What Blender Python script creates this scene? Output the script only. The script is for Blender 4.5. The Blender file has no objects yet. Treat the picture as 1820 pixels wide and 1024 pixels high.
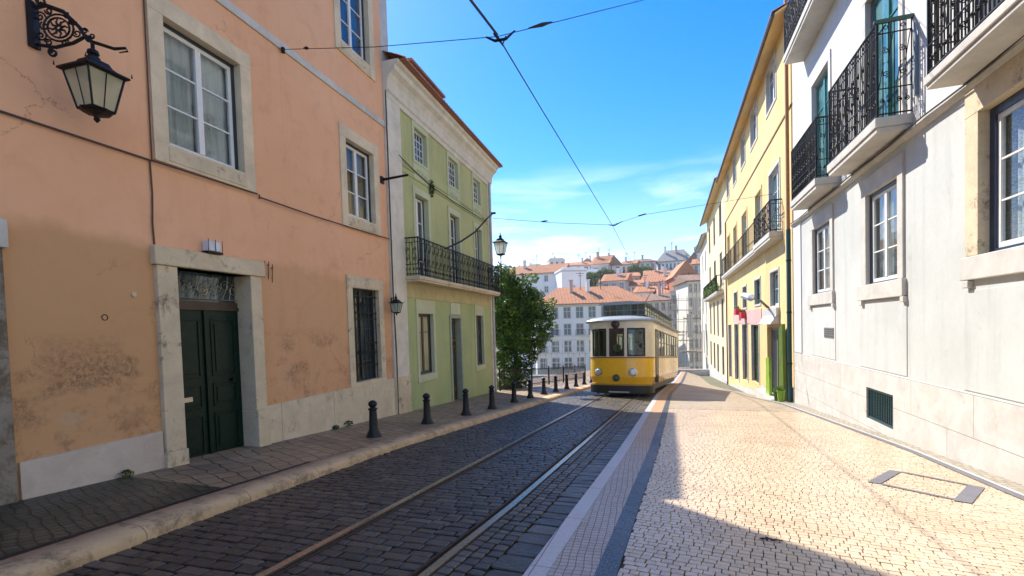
import bpy, bmesh, math, random
from mathutils import Vector, Matrix
random.seed(7)
R = math.radians
PI = math.pi
SC = bpy.context.scene
COL = SC.collection

# ------------------------------------------------------------------ camera
F_PX = 850.0; YAW = R(18.2834); PITCH = R(-1.9); ROLL = R(1.75); SHIFT = 97.765
CAM = Vector((0, 0, 1.6))
_fwd = Vector((-math.sin(YAW)*math.cos(PITCH), math.cos(YAW)*math.cos(PITCH), math.sin(PITCH)))
_rt0 = Vector((math.cos(YAW), math.sin(YAW), 0)); _up0 = _rt0.cross(_fwd)
_rt = math.cos(ROLL)*_rt0 - math.sin(ROLL)*_up0
_up = _rt.cross(_fwd)
cd = bpy.data.cameras.new('camera'); cam = bpy.data.objects.new('camera', cd); COL.objects.link(cam)
cam.matrix_world = Matrix(((_rt.x, _up.x, -_fwd.x, CAM.x), (_rt.y, _up.y, -_fwd.y, CAM.y), (_rt.z, _up.z, -_fwd.z, CAM.z), (0, 0, 0, 1)))
cd.sensor_width = 36; cd.lens = 36*F_PX/1820; cd.shift_y = SHIFT/1820
cd.clip_start = 0.05; cd.clip_end = 3000
SC.camera = cam

# ------------------------------------------------------------------ sun, sky, exposure
SUN_DIR = Vector((-6.9, 6.05, 9.6)).normalized()
sun_el = math.asin(SUN_DIR.z); sun_az = math.atan2(SUN_DIR.x, SUN_DIR.y)
sd = bpy.data.lights.new('sun', 'SUN'); so = bpy.data.objects.new('sun', sd); COL.objects.link(so)
sd.energy = 3.55; sd.angle = R(0.5); sd.color = (1.0, 0.94, 0.84)
so.rotation_euler = SUN_DIR.to_track_quat('Z', 'Y').to_euler()
SC.view_settings.view_transform = 'Standard'; SC.view_settings.look = 'None'
SC.view_settings.exposure = 1.38; SC.view_settings.gamma = 1.0
world = bpy.data.worlds.new('World'); SC.world = world; world.use_nodes = True
wn, wl = world.node_tree.nodes, world.node_tree.links
bg = wn['Background']
sky = wn.new('ShaderNodeTexSky'); sky.sky_type = 'NISHITA'; sky.sun_disc = False
sky.sun_elevation = sun_el; sky.sun_rotation = sun_az; sky.altitude = 50; sky.air_density = 1.0; sky.dust_density = 0.2; sky.ozone_density = 4.0
tc = wn.new('ShaderNodeTexCoord')
mp = wn.new('ShaderNodeMapping'); mp.inputs['Scale'].default_value = (1.2, 1.2, 9.0); wl.new(tc.outputs['Generated'], mp.inputs['Vector'])
nz = wn.new('ShaderNodeTexNoise'); nz.inputs['Scale'].default_value = 2.2; nz.inputs['Detail'].default_value = 9; nz.inputs['Roughness'].default_value = 0.6
nz.inputs['Distortion'].default_value = 0.5
wl.new(mp.outputs[0], nz.inputs['Vector'])
cr = wn.new('ShaderNodeValToRGB'); cr.color_ramp.elements[0].position = 0.44; cr.color_ramp.elements[1].position = 0.68
cr.color_ramp.elements[0].color = (0, 0, 0, 1); cr.color_ramp.elements[1].color = (1, 1, 1, 1)
wl.new(nz.outputs['Fac'], cr.inputs['Fac'])
sx = wn.new('ShaderNodeSeparateXYZ'); wl.new(tc.outputs['Generated'], sx.inputs[0])
mr = wn.new('ShaderNodeMapRange'); mr.inputs['From Min'].default_value = 0.32; mr.inputs['From Max'].default_value = 0.12
wl.new(sx.outputs['Z'], mr.inputs['Value'])
mu = wn.new('ShaderNodeMath'); mu.operation = 'MULTIPLY'; wl.new(cr.outputs[0], mu.inputs[0]); wl.new(mr.outputs[0], mu.inputs[1])
hs = wn.new('ShaderNodeHueSaturation'); hs.inputs['Saturation'].default_value = 1.42; hs.inputs['Value'].default_value = 0.84; hs.inputs['Hue'].default_value = 0.508
wl.new(sky.outputs[0], hs.inputs['Color'])
mx = wn.new('ShaderNodeMix'); mx.data_type = 'RGBA'; mx.inputs[7].default_value = (7.0, 7.2, 7.6, 1)
wl.new(mu.outputs[0], mx.inputs[0]); zr_ = wn.new('ShaderNodeMapRange'); zr_.inputs['From Min'].default_value = 0.0; zr_.inputs['From Max'].default_value = 0.30; zr_.inputs['To Min'].default_value = .5; zr_.inputs['To Max'].default_value = 0.0
wl.new(sx.outputs['Z'], zr_.inputs['Value']); hzx = wn.new('ShaderNodeMix'); hzx.data_type = 'RGBA'; hzx.inputs[7].default_value = (4.6, 5.2, 5.6, 1)
wl.new(zr_.outputs[0], hzx.inputs[0]); wl.new(hs.outputs[0], hzx.inputs[6]); wl.new(hzx.outputs[2], mx.inputs[6]); wl.new(mx.outputs[2], bg.inputs['Color'])
bg.inputs['Strength'].default_value = 0.13

# ------------------------------------------------------------------ mapping helpers (pixels of the 1820 photo -> points)
def ray(px, py):
    return _fwd*F_PX + _rt*(px-910) - _up*(py-512-SHIFT)
def on_plane(px, py, p0, n):
    d = ray(px, py); n = Vector(n); return CAM + d*(((Vector(p0)-CAM).dot(n))/d.dot(n))
def on_x(px, py, X): return on_plane(px, py, (X, 0, 0), (1, 0, 0))
def on_y(px, py, Y): return on_plane(px, py, (0, Y, 0), (0, 1, 0))
SL = 0.07
def street(y): return -SL*y
def lerp(tbl, y):
    if y <= tbl[0][0]:
        a, b = tbl[0], tbl[1]
    elif y >= tbl[-1][0]:
        a, b = tbl[-2], tbl[-1]
    else:
        for a, b in zip(tbl, tbl[1:]):
            if a[0] <= y <= b[0]: break
    return a[1] + (b[1]-a[1])*(y-a[0])/(b[0]-a[0])
# wall frames: (u along the wall, o outward, z)
_a = R(2.8)
_LD = Vector((-math.sin(_a), math.cos(_a), 0)); _LN = Vector((math.cos(_a), math.sin(_a), 0)); _LP = Vector((-7.15, 12.08, 0))
def FL(u, o, z): p = _LP + _LD*(u-12.08) + _LN*o; return Vector((p.x, p.y, z))
XR = 4.1
def FR(u, o, z): return Vector((XR-o, u, z))
def ID(x, y, z): return Vector((x, y, z))

# ------------------------------------------------------------------ mesh builder
ORG = {}
class MB:
    def __init__(s): s.v = []; s.f = []; s.m = []
    def add(s, vs, fs, mi=0):
        n = len(s.v); s.v += [Vector(v) for v in vs]
        for f in fs: s.f.append([i+n for i in f]); s.m.append(mi)
    def quad(s, a, b, c, d, mi=0): s.add([a, b, c, d], [(0, 1, 2, 3)], mi)
    def box(s, x0, x1, y0, y1, z0, z1, F=ID, mi=0):
        vs = [F(x, y, z) for x in (x0, x1) for y in (y0, y1) for z in (z0, z1)]
        s.add(vs, [(0, 1, 3, 2), (4, 6, 7, 5), (0, 4, 5, 1), (2, 3, 7, 6), (0, 2, 6, 4), (1, 5, 7, 3)], mi)
    def prism(s, pts, F0, F1, mi=0):   # pts 2d, F0/F1 map 2d -> 3d for the two ends
        n = len(pts); vs = [F0(*p) for p in pts] + [F1(*p) for p in pts]
        fs = [(i, (i+1) % n, n+(i+1) % n, n+i) for i in range(n)] + [tuple(range(n))[::-1], tuple(range(n, 2*n))]
        s.add(vs, fs, mi)
    def tube(s, pts, r, n=6, mi=0, cap=True):
        pts = [Vector(p) for p in pts]
        rs = r if isinstance(r, (list, tuple)) else [r]*len(pts)
        vs = []; prev = None
        for i, p in enumerate(pts):
            t = (pts[min(i+1, len(pts)-1)]-pts[max(i-1, 0)])
            if t.length < 1e-9: t = Vector((0, 0, 1))
            t.normalize()
            if prev is None:
                a = Vector((0, 0, 1)) if abs(t.z) < .9 else Vector((1, 0, 0)); x = t.cross(a).normalized()
            else:
                x = (prev - t*prev.dot(t));
                x = x.normalized() if x.length > 1e-6 else t.orthogonal().normalized()
            prev = x; y = t.cross(x)
            for k in range(n):
                an = 2*PI*k/n; vs.append(p + (x*math.cos(an)+y*math.sin(an))*rs[i])
        fs = []
        for i in range(len(pts)-1):
            for k in range(n):
                a = i*n+k; b = i*n+(k+1) % n; fs.append((a, b, b+n, a+n))
        if cap: fs.append(tuple(range(n))[::-1]); fs.append(tuple(range((len(pts)-1)*n, len(pts)*n)))
        s.add(vs, fs, mi)
    def lathe(s, prof, c=(0, 0, 0), n=16, mi=0, sq=False):
        c = Vector(c); vs = []
        off = PI/4 if sq else 0
        for r, z in prof:
            for k in range(n):
                a = 2*PI*k/n+off; vs.append(c+Vector((r*math.cos(a), r*math.sin(a), z)))
        fs = []
        for i in range(len(prof)-1):
            for k in range(n):
                a = i*n+k; b = i*n+(k+1) % n; fs.append((a, b, b+n, a+n))
        fs.append(tuple(range(n))[::-1]); fs.append(tuple(range((len(prof)-1)*n, len(prof)*n)))
        s.add(vs, fs, mi)
    def build(s, name, mats, parent=None, smooth=False, bevel=0, world=True):
        me = bpy.data.meshes.new(name)
        org = Vector((0, 0, 0))
        if parent is not None and world: org = ORG.get(parent.name, Vector((0, 0, 0)))
        me.from_pydata([tuple(v-org) for v in s.v], [], s.f)
        if not isinstance(mats, (list, tuple)): mats = [mats]
        for m in mats: me.materials.append(m)
        me.polygons.foreach_set('material_index', s.m)
        if smooth: me.polygons.foreach_set('use_smooth', [True]*len(s.f))
        me.update()
        bm = bmesh.new(); bm.from_mesh(me); bmesh.ops.recalc_face_normals(bm, faces=bm.faces); bm.to_mesh(me); bm.free()
        o = bpy.data.objects.new(name, me); COL.objects.link(o)
        if parent is not None: o.parent = parent
        ORG[o.name] = org if parent is not None else Vector((0, 0, 0))
        if bevel:
            b = o.modifiers.new('bevel', 'BEVEL'); b.width = bevel; b.segments = 2; b.limit_method = 'ANGLE'; b.angle_limit = R(40)
        return o
def thing(name, label, cat, loc=(0, 0, 0), group=None, rot=None):
    o = bpy.data.objects.new(name, None); COL.objects.link(o); o.location = loc; o.empty_display_size = 0.2
    if rot: o.rotation_euler = rot
    o['label'] = label; o['category'] = cat
    if group: o['group'] = group
    ORG[o.name] = Vector(loc); return o
def tag(o, label, cat, group=None):
    o['label'] = label; o['category'] = cat
    if group: o['group'] = group
    return o
def struct(o, kind='structure'): o['kind'] = kind; return o
def copy_tree(o, loc, label):
    r = o.copy(); COL.objects.link(r); r.location = loc; r['label'] = label
    def rec(src, dst):
        for ch in list(src.children):
            c = ch.copy(); COL.objects.link(c); c.parent = dst; rec(ch, c)
    rec(o, r)
    return r

# ------------------------------------------------------------------ materials
class NT:
    def __init__(s, name):
        s.mat = bpy.data.materials.new(name); s.mat.use_nodes = True
        s.n = s.mat.node_tree.nodes; s.l = s.mat.node_tree.links
        s.p = s.n['Principled BSDF']; s.geo = s.n.new('ShaderNodeNewGeometry')
    def link(s, a, b): s.l.new(a, b)
    def mapv(s, scale=(1, 1, 1), rot=(0, 0, 0), loc=(0, 0, 0), src=None):
        m = s.n.new('ShaderNodeMapping'); m.inputs['Scale'].default_value = scale; m.inputs['Rotation'].default_value = rot; m.inputs['Location'].default_value = loc
        s.link(src or s.geo.outputs['Position'], m.inputs['Vector']); return m.outputs[0]
    def noise(s, scale, detail=6, rough=.6, src=None, dist=0):
        n = s.n.new('ShaderNodeTexNoise'); n.inputs['Scale'].default_value = scale; n.inputs['Detail'].default_value = detail
        n.inputs['Roughness'].default_value = rough; n.inputs['Distortion'].default_value = dist
        s.link(src or s.geo.outputs['Position'], n.inputs['Vector']); return n
    def ramp(s, src, stops):
        r = s.n.new('ShaderNodeValToRGB'); e = r.color_ramp.elements
        while len(e) < len(stops): e.new(0.5)
        for i, (p, c) in enumerate(stops):
            e[i].position = p; e[i].color = (c, c, c, 1) if isinstance(c, (int, float)) else (*c, 1)
        s.link(src, r.inputs['Fac']); return r.outputs[0]
    def math(s, op, a, b=None, clamp=False):
        m = s.n.new('ShaderNodeMath'); m.operation = op; m.use_clamp = clamp
        for i, x in enumerate((a, b)):
            if x is None: continue
            if isinstance(x, (int, float)): m.inputs[i].default_value = x
            else: s.link(x, m.inputs[i])
        return m.outputs[0]
    def mix(s, f, a, b, blend='MIX'):
        m = s.n.new('ShaderNodeMix'); m.data_type = 'RGBA'; m.blend_type = blend
        for i, x in ((0, f), (6, a), (7, b)):
            if isinstance(x, (int, float)): m.inputs[i].default_value = x
            elif isinstance(x, tuple): m.inputs[i].default_value = (*x, 1)
            else: s.link(x, m.inputs[i])
        return m.outputs[2]
    def sep(s, src=None):
        x = s.n.new('ShaderNodeSeparateXYZ'); s.link(src or s.geo.outputs['Position'], x.inputs[0]); return x.outputs
    def rng(s, v, a, b, c=0, d=1):
        m = s.n.new('ShaderNodeMapRange'); s.link(v, m.inputs['Value'])
        for k, x in zip(('From Min', 'From Max', 'To Min', 'To Max'), (a, b, c, d)): m.inputs[k].default_value = x
        return m.outputs[0]
    def bump(s, h, strength=.4, dist=.01, prev=None):
        b = s.n.new('ShaderNodeBump'); b.inputs['Strength'].default_value = strength; b.inputs['Distance'].default_value = dist
        s.link(h, b.inputs['Height'])
        if prev is not None: s.link(prev, b.inputs['Normal'])
        return b.outputs[0]
    def out(s, col=None, rough=None, nrm=None, metal=None, spec=None):
        if col is not None:
            if isinstance(col, tuple): s.p.inputs['Base Color'].default_value = (*col, 1)
            else: s.link(col, s.p.inputs['Base Color'])
        if rough is not None:
            if isinstance(rough, (int, float)): s.p.inputs['Roughness'].default_value = rough
            else: s.link(rough, s.p.inputs['Roughness'])
        if nrm is not None: s.link(nrm, s.p.inputs['Normal'])
        if metal is not None: s.p.inputs['Metallic'].default_value = metal
        if spec is not None: s.p.inputs['Specular IOR Level'].default_value = spec
        return s.mat
def dk(c, k): return tuple(x*k for x in c)

def m_plaster(name, col, col2=None, grime=.35, bump=.35, grime_col=(.09, .07, .05), streak=.3, scale=1.0):
    t = NT(name); col2 = col2 or dk(col, .82)
    n1 = t.noise(.55*scale, 8, .62, dist=.3); n2 = t.noise(9*scale, 6, .7)
    c = t.mix(t.ramp(n1.outputs['Fac'], [(.35, 0.), (.65, 1.)]), col, col2)
    c = t.mix(t.math('MULTIPLY', t.ramp(n2.outputs['Fac'], [(.45, 0.), (.75, 1.)]), .25), c, dk(col, .7))
    st = t.noise(1.0, 6, .65, src=t.mapv((3.2, 3.2, .22)))
    c = t.mix(t.math('MULTIPLY', t.ramp(st.outputs['Fac'], [(.52, 0.), (.8, 1.)]), streak), c, dk(col, .55))
    g = t.noise(1.7, 12, .78, dist=.2)
    c = t.mix(t.math('MULTIPLY', t.ramp(g.outputs['Fac'], [(.6, 0.), (.72, 1.)]), grime), c, grime_col)
    b = t.bump(n2.outputs['Fac'], bump, .01); b = t.bump(t.noise(60, 3, .6).outputs['Fac'], .15, .004, b)
    return t.out(c, .88, b)

def m_pink():
    t = NT('salmon_plaster')
    base, b2 = (.77, .435, .255), (.72, .385, .21)
    n1 = t.noise(.5, 8, .62, dist=.4); n2 = t.noise(8, 6, .7); x, y, z = t.sep()
    c = t.mix(t.ramp(n1.outputs['Fac'], [(.35, 0.), (.65, 1.)]), base, b2)
    # ochre older coat low on the left, wavy upper edge
    wv = t.noise(.9, 5, .6)
    low = t.math('LESS_THAN', t.math('ADD', z, t.math('MULTIPLY', wv.outputs['Fac'], .55)), 3.15)
    soft = t.rng(t.math('ADD', z, t.math('MULTIPLY', wv.outputs['Fac'], .8)), 3.35, 3.15)
    left = t.math('ADD', t.rng(y, 7.0, 6.4, 0, .35), .65)
    c = t.mix(t.math('MULTIPLY', t.math('MULTIPLY', soft, left), .8), c, (.50, .285, .125))
    # cloudy stains
    c = t.mix(t.math('MULTIPLY', t.ramp(t.noise(2.2, 9, .7, dist=.6).outputs['Fac'], [(.52, 0.), (.72, 1.)]), .22), c, (.40, .20, .10))
    # vertical run marks
    st = t.noise(1.0, 7, .7, src=t.mapv((2.6, 2.6, .2)))
    c = t.mix(t.math('MULTIPLY', t.ramp(st.outputs['Fac'], [(.55, 0.), (.8, 1.)]), .3), c, (.42, .2, .1))
    # black mould patches in a damp band near the plinth
    band = t.math('MULTIPLY', t.rng(z, .35, .95), t.rng(z, 1.75, 1.25))
    pn = t.noise(1.15, 3, .5, src=t.mapv((1, 1, 1.9), loc=(0.3, 1.1, .2))); pf = t.noise(16, 10, .85)
    mk = t.math('MULTIPLY', t.ramp(pn.outputs['Fac'], [(.48, 0.), (.58, 1.)]), band)
    mk = t.math('MULTIPLY', mk, t.ramp(pf.outputs['Fac'], [(.42, 0.), (.6, 1.)]))
    c = t.mix(t.math('MULTIPLY', mk, .8), c, (.09, .055, .035))
    lowd = t.math('MULTIPLY', t.rng(z, 1.3, .2), t.ramp(t.noise(3, 12, .8).outputs['Fac'], [(.52, 0.), (.6, 1.)]))
    c = t.mix(t.math('MULTIPLY', lowd, .55), c, (.14, .08, .045))
    pe = t.math('MULTIPLY', t.rng(z, 1.1, .1), t.ramp(t.noise(2.0, 7, .6, dist=.7).outputs['Fac'], [(.60, 0.), (.615, 1.)]))
    c = t.mix(t.math('MULTIPLY', pe, .8), c, (.46, .37, .27))
    # hairline cracks
    vo = t.n.new('ShaderNodeTexVoronoi'); vo.feature = 'DISTANCE_TO_EDGE'; vo.inputs['Scale'].default_value = .55
    nn = t.noise(1.4, 6, .7); vm = t.n.new('ShaderNodeVectorMath'); vm.operation = 'ADD'
    t.link(t.geo.outputs['Position'], vm.inputs[0]); t.link(nn.outputs['Color'], vm.inputs[1]); t.link(vm.outputs[0], vo.inputs['Vector'])
    ck = t.math('MULTIPLY', t.math('LESS_THAN', vo.outputs['Distance'], .0035), t.ramp(t.noise(.8).outputs['Fac'], [(.5, 0.), (.6, 1.)]))
    c = t.mix(t.math('MULTIPLY', ck, .55), c, (.2, .1, .06))
    b = t.bump(n2.outputs['Fac'], .4, .012); b = t.bump(t.noise(70, 3, .6).outputs['Fac'], .2, .004, b)
    return t.out(c, .87, b)

def m_stone(name, col, grime=.6, gcol=(.10, .075, .045), block=None, bump=.4, thr=.56, stain=None):
    t = NT(name)
    n1 = t.noise(2.2, 8, .65, dist=.5); n2 = t.noise(22, 8, .75)
    c = t.mix(t.ramp(n1.outputs['Fac'], [(.3, 0.), (.7, 1.)]), col, dk(col, .72))
    g = t.noise(3.1, 12, .8, dist=.4)
    c = t.mix(t.math('MULTIPLY', t.ramp(g.outputs['Fac'], [(thr, 0.), (thr+.12, 1.)]), grime), c, gcol)
    c = t.mix(t.math('MULTIPLY', t.ramp(n2.outputs['Fac'], [(.55, 0.), (.7, 1.)]), .35), c, dk(col, .45))
    if stain:
        c = t.mix(t.math('MULTIPLY', t.ramp(t.noise(1.1, 5, .6, dist=1).outputs['Fac'], [(.52, 0.), (.7, 1.)]), .5), c, stain)
    h = t.mix(.5, n1.outputs['Fac'], n2.outputs['Fac'])
    b = t.bump(h, bump, .012)
    if block:   # joints between slabs: (axis, width, height, z offset)
        ax, bw, bh, zo = block
        x, y, z = t.sep(); cb = t.n.new('ShaderNodeCombineXYZ'); t.link(y if ax == 'y' else x, cb.inputs[0]); t.link(z, cb.inputs[1])
        br = t.n.new('ShaderNodeTexBrick'); br.inputs['Scale'].default_value = 1; br.inputs['Brick Width'].default_value = bw; br.inputs['Row Height'].default_value = bh
        br.inputs['Mortar Size'].default_value = .006; br.inputs['Mortar Smooth'].default_value = .2; br.offset = .37
        mpv = t.mapv(loc=(0.13, zo, 0), src=cb.outputs[0]); t.link(mpv, br.inputs['Vector'])
        c = t.mix(t.math('MULTIPLY', br.outputs['Fac'], .75), c, dk(col, .22))
        b = t.bump(t.math('SUBTRACT', 1.0, br.outputs['Fac']), .5, .008, b)
        br.inputs['Color1'].default_value = (1, 1, 1, 1); br.inputs['Color2'].default_value = (.82, .82, .82, 1)
    return t.out(c, .8, b)

def m_simple(name, col, rough=.5, metal=0., var=.15, scale=8, bump=0., spec=None, dirt=0., coat=0.):
    t = NT(name); n = t.noise(scale, 6, .65)
    c = t.mix(t.ramp(n.outputs['Fac'], [(.3, 0.), (.7, 1.)]), col, dk(col, 1-var*2))
    if dirt:
        c = t.mix(t.math('MULTIPLY', t.ramp(t.noise(3.3, 12, .8).outputs['Fac'], [(.5, 0.), (.7, 1.)]), dirt), c, (.12, .09, .06))
    r = t.rng(n.outputs['Fac'], 0, 1, max(.02, rough-.1), rough+.12)
    b = t.bump(n.outputs['Fac'], bump, .006) if bump else None
    m = t.out(c, r, b, metal, spec)
    if coat: t.p.inputs['Coat Weight'].default_value = coat; t.p.inputs['Coat Roughness'].default_value = .08
    return m

def m_setts(name, bw, bh, c1, c2, joint, rot=0, mort=.012, bump=.9, rough=(.35, .62), offset=.5, dist=.05, stain=None, tint=None, wob=1.3, jit=.35, jstr=.92, bd=.02):
    t = NT(name); x, y, z = t.sep()
    cb = t.n.new('ShaderNodeCombineXYZ'); t.link(x, cb.inputs[0]); t.link(y, cb.inputs[1])
    nn = t.noise(wob, 3, .5, src=cb.outputs[0]); vs = t.n.new('ShaderNodeVectorMath'); vs.operation = 'MULTIPLY_ADD'
    t.link(nn.outputs['Color'], vs.inputs[0]); vs.inputs[1].default_value = (dist*4, dist*4, 0); t.link(cb.outputs[0], vs.inputs[2])
    n3 = t.noise(9, 2, .5, src=cb.outputs[0]); v2 = t.n.new('ShaderNodeVectorMath'); v2.operation = 'MULTIPLY_ADD'
    t.link(n3.outputs['Color'], v2.inputs[0]); v2.inputs[1].default_value = (dist*jit, dist*jit, 0); t.link(vs.outputs[0], v2.inputs[2])
    v = t.mapv(rot=(0, 0, rot), src=v2.outputs[0])
    br = t.n.new('ShaderNodeTexBrick'); br.offset = offset; br.inputs['Scale'].default_value = 1
    br.inputs['Brick Width'].default_value = bw; br.inputs['Row Height'].default_value = bh
    br.inputs['Mortar Size'].default_value = mort; br.inputs['Mortar Smooth'].default_value = .6
    br.inputs['Color1'].default_value = (*c1, 1); br.inputs['Color2'].default_value = (*c2, 1); br.inputs['Mortar'].default_value = (*joint, 1)
    t.link(v, br.inputs['Vector'])
    n1 = t.noise(.7, 7, .65, dist=.5); n2 = t.noise(35, 5, .7)
    c = t.mix(t.math('MULTIPLY', br.outputs['Fac'], jstr), br.outputs['Color'], joint)
    c = t.mix(t.ramp(n2.outputs['Fac'], [(.3, 0.), (.75, .5)]), c, dk(c1, .5))
    if stain: c = t.mix(t.math('MULTIPLY', t.ramp(n1.outputs['Fac'], [(.48, 0.), (.7, 1.)]), stain[1]), c, stain[0])
    if tint:  # (colour, y start, y full, amount)
        c = t.mix(t.math('MULTIPLY', t.rng(t.math('ADD', y, t.math('MULTIPLY', n1.outputs['Fac'], 3.0)), tint[1], tint[2]), tint[3]), c, tint[0])
    h = t.math('SUBTRACT', t.math('MULTIPLY', n2.outputs['Fac'], .25), t.math('MULTIPLY', br.outputs['Fac'], 1.0))
    nb = t.noise(5.5, 2, .5); h = t.math('ADD', h, t.math('MULTIPLY', nb.outputs['Fac'], .6))
    b = t.bump(h, bump, bd)
    r = t.rng(n1.outputs['Fac'], .3, .7, rough[0], rough[1])
    return t.out(c, r, b)

def m_tiles(name, col, axis='u', per=.3):
    t = NT(name); n = t.noise(1.3, 8, .7); n2 = t.noise(12, 6, .75)
    c = t.mix(t.ramp(n.outputs['Fac'], [(.3, 0.), (.7, 1.)]), col, (col[0]*.6, col[1]*.75, col[2]*.9))
    c = t.mix(t.ramp(n2.outputs['Fac'], [(.45, 0.), (.7, .7)]), c, (.17, .11, .075))
    return t.out(c, .85, t.bump(n2.outputs['Fac'], .4, .02))

def m_glass(name, tint=(.6, .7, .72), a=.55):
    t = NT(name); n = t.n; l = t.l
    tr = n.new('ShaderNodeBsdfTransparent'); tr.inputs[0].default_value = (*tint, 1)
    gl = n.new('ShaderNodeBsdfGlossy'); gl.inputs['Roughness'].default_value = .03; gl.inputs['Color'].default_value = (.9, .95, 1, 1)
    w = t.noise(1.7, 2, .5); l.new(t.bump(w.outputs['Fac'], .03, .02), gl.inputs['Normal'])
    dp = n.new('ShaderNodeVectorMath'); dp.operation = 'DOT_PRODUCT'; l.new(t.geo.outputs['Incoming'], dp.inputs[0]); l.new(t.geo.outputs['Normal'], dp.inputs[1])
    fz = t.math('ADD', t.math('MULTIPLY', t.math('POWER', t.math('SUBTRACT', 1.0, t.math('ABSOLUTE', dp.outputs['Value'])), 4.0), .8), .05)
    ms = n.new('ShaderNodeMixShader'); l.new(fz, ms.inputs[0]); l.new(tr.outputs[0], ms.inputs[1]); l.new(gl.outputs[0], ms.inputs[2])
    l.new(ms.outputs[0], n['Material Output'].inputs['Surface']); return t.mat
def m_frost(name, col):
    t = NT(name); tr = t.n.new('ShaderNodeBsdfTransparent'); tl = t.n.new('ShaderNodeBsdfTranslucent'); tl.inputs[0].default_value = (*col, 1)
    t.out(col, .25); a = t.n.new('ShaderNodeMixShader'); a.inputs[0].default_value = .5; t.link(t.p.outputs[0], a.inputs[1]); t.link(tl.outputs[0], a.inputs[2])
    b = t.n.new('ShaderNodeMixShader'); b.inputs[0].default_value = .25; t.link(a.outputs[0], b.inputs[1]); t.link(tr.outputs[0], b.inputs[2])
    t.link(b.outputs[0], t.n['Material Output'].inputs['Surface']); return t.mat
def m_darkglass(name, col=(.03, .045, .05), spec=.8, rough=.06, c2=None):
    t = NT(name); w = t.noise(1.3, 3, .5); q = t.noise(2.5, 4, .6, src=t.mapv((1, 1, .4)))
    c = t.mix(t.ramp(q.outputs['Fac'], [(.45, 0.), (.6, 1.)]), col, c2 or dk(col, 2.2))
    return t.out(c, rough, t.bump(w.outputs['Fac'], .15, .05), 0, spec)
def m_curtain(name, col=(.62, .6, .52), lace=False):
    t = NT(name); x, y, z = t.sep(); c = t.mix(t.ramp(t.noise(1.2, 4, .5).outputs['Fac'], [(.3, 0.), (.7, 1.)]), col, dk(col, .75))
    if lace:
        q = t.n.new('ShaderNodeTexVoronoi'); q.inputs['Scale'].default_value = 16; q.feature = 'DISTANCE_TO_EDGE'; t.link(t.mapv((.2, 1.0, 1.6)), q.inputs['Vector'])
        c = t.mix(t.math('MULTIPLY', t.math('LESS_THAN', q.outputs['Distance'], .10), .55), c, (.25, .26, .25))
    return t.out(c, .9)
def m_leaf(name, c1, c2):
    t = NT(name); oi = t.noise(1.1, 3, .6); r = t.geo.outputs['Random Per Island']
    c = t.mix(r, c1, c2); c = t.mix(t.ramp(oi.outputs['Fac'], [(.42, 0.), (.56, .85)]), c, dk(c1, .7)); c = t.mix(t.ramp(t.noise(2.3, 3, .6).outputs['Fac'], [(.52, 0.), (.62, .6)]), c, (c2[0]*1.5, c2[1]*1.35, c2[2]*1.2))
    t.out(c, .5, None, 0, .35)
    tl = t.n.new('ShaderNodeBsdfTranslucent'); t.link(c, tl.inputs[0]); ms = t.n.new('ShaderNodeMixShader'); ms.inputs[0].default_value = .35
    t.link(t.p.outputs[0], ms.inputs[1]); t.link(tl.outputs[0], ms.inputs[2]); t.link(ms.outputs[0], t.n['Material Output'].inputs['Surface']); return t.mat

PINK = m_pink()
GREEN = m_plaster('sage_green_plaster', (.47, .485, .22), (.39, .41, .18), grime=.4, streak=.5)
GREEN_LOW = m_plaster('faded_green_plaster', (.44, .47, .22), (.33, .41, .19), grime=.4, streak=.6, grime_col=(.2, .17, .1))
WHITE = m_plaster('white_plaster', (.64, .635, .62), (.56, .56, .55), grime=.25, streak=.3)
WHITE_LOW = m_plaster('grey_white_plaster', (.54, .555, .53), (.46, .475, .45), grime=.6, streak=.5, grime_col=(.27, .26, .21))
YELLOW = m_plaster('ochre_yellow_plaster', (.78, .57, .27), (.68, .46, .19), grime=.3, streak=.6)
YELLOW2 = m_plaster('pale_yellow_plaster', (.80, .66, .40), (.72, .58, .35), grime=.15, streak=.3)
CREAMW = m_plaster('cream_plaster', (.74, .68, .56), (.66, .6, .5), grime=.2)
STONE = m_stone('cream_limestone', (.74, .61, .42), grime=.6, thr=.60)
STONE_D = m_stone('weathered_limestone', (.68, .56, .38), grime=.9, thr=.54)
STONE_DK = m_stone('blackened_limestone', (.30, .26, .20), grime=.9, thr=.45)
STONE_W = m_stone('white_limestone', (.60, .575, .52), grime=.35, thr=.62)
PLINTH_L = m_stone('plinth_limestone', (.72, .61, .43), grime=.7, thr=.56, block=('y', 1.55, 1.4, .9))
PLINTH_R = m_stone('pale_marble_slab', (.60, .575, .53), grime=.6, thr=.57, gcol=(.28, .19, .12), block=('y', 1.85, .62, 1.42), stain=(.55, .42, .35))
PILAST = m_stone('painted_pilaster', (.74, .68, .56), grime=.5, thr=.62)
IRON = m_simple('black_iron', (.008, .008, .008), .5, 0, .2, 30, .3, spec=.3)
IRON_B = m_simple('bollard_paint', (.006, .008, .014), .36, 0, .2, 20, .3, spec=.35)
FRAME_W = m_simple('white_window_paint', (.74, .74, .72), .45, 0, .06, 12)
FRAME_D = m_simple('dark_window_paint', (.02, .035, .045), .4)
FRAME_BL = m_simple('navy_window_paint', (.015, .035, .085), .4)
FRAME_G = m_simple('grey_green_paint', (.22, .27, .18), .5, dirt=.3)
DOORG = m_simple('dark_green_door_paint', (.003, .022, .013), .38, 0, .3, 14, .3, spec=.25)
TEAL = m_simple('teal_paint', (.04, .22, .20), .4)
GLASS = m_glass('window_glass', (.72, .78, .80), .62)
DGLASS = m_darkglass('dark_glass')
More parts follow.
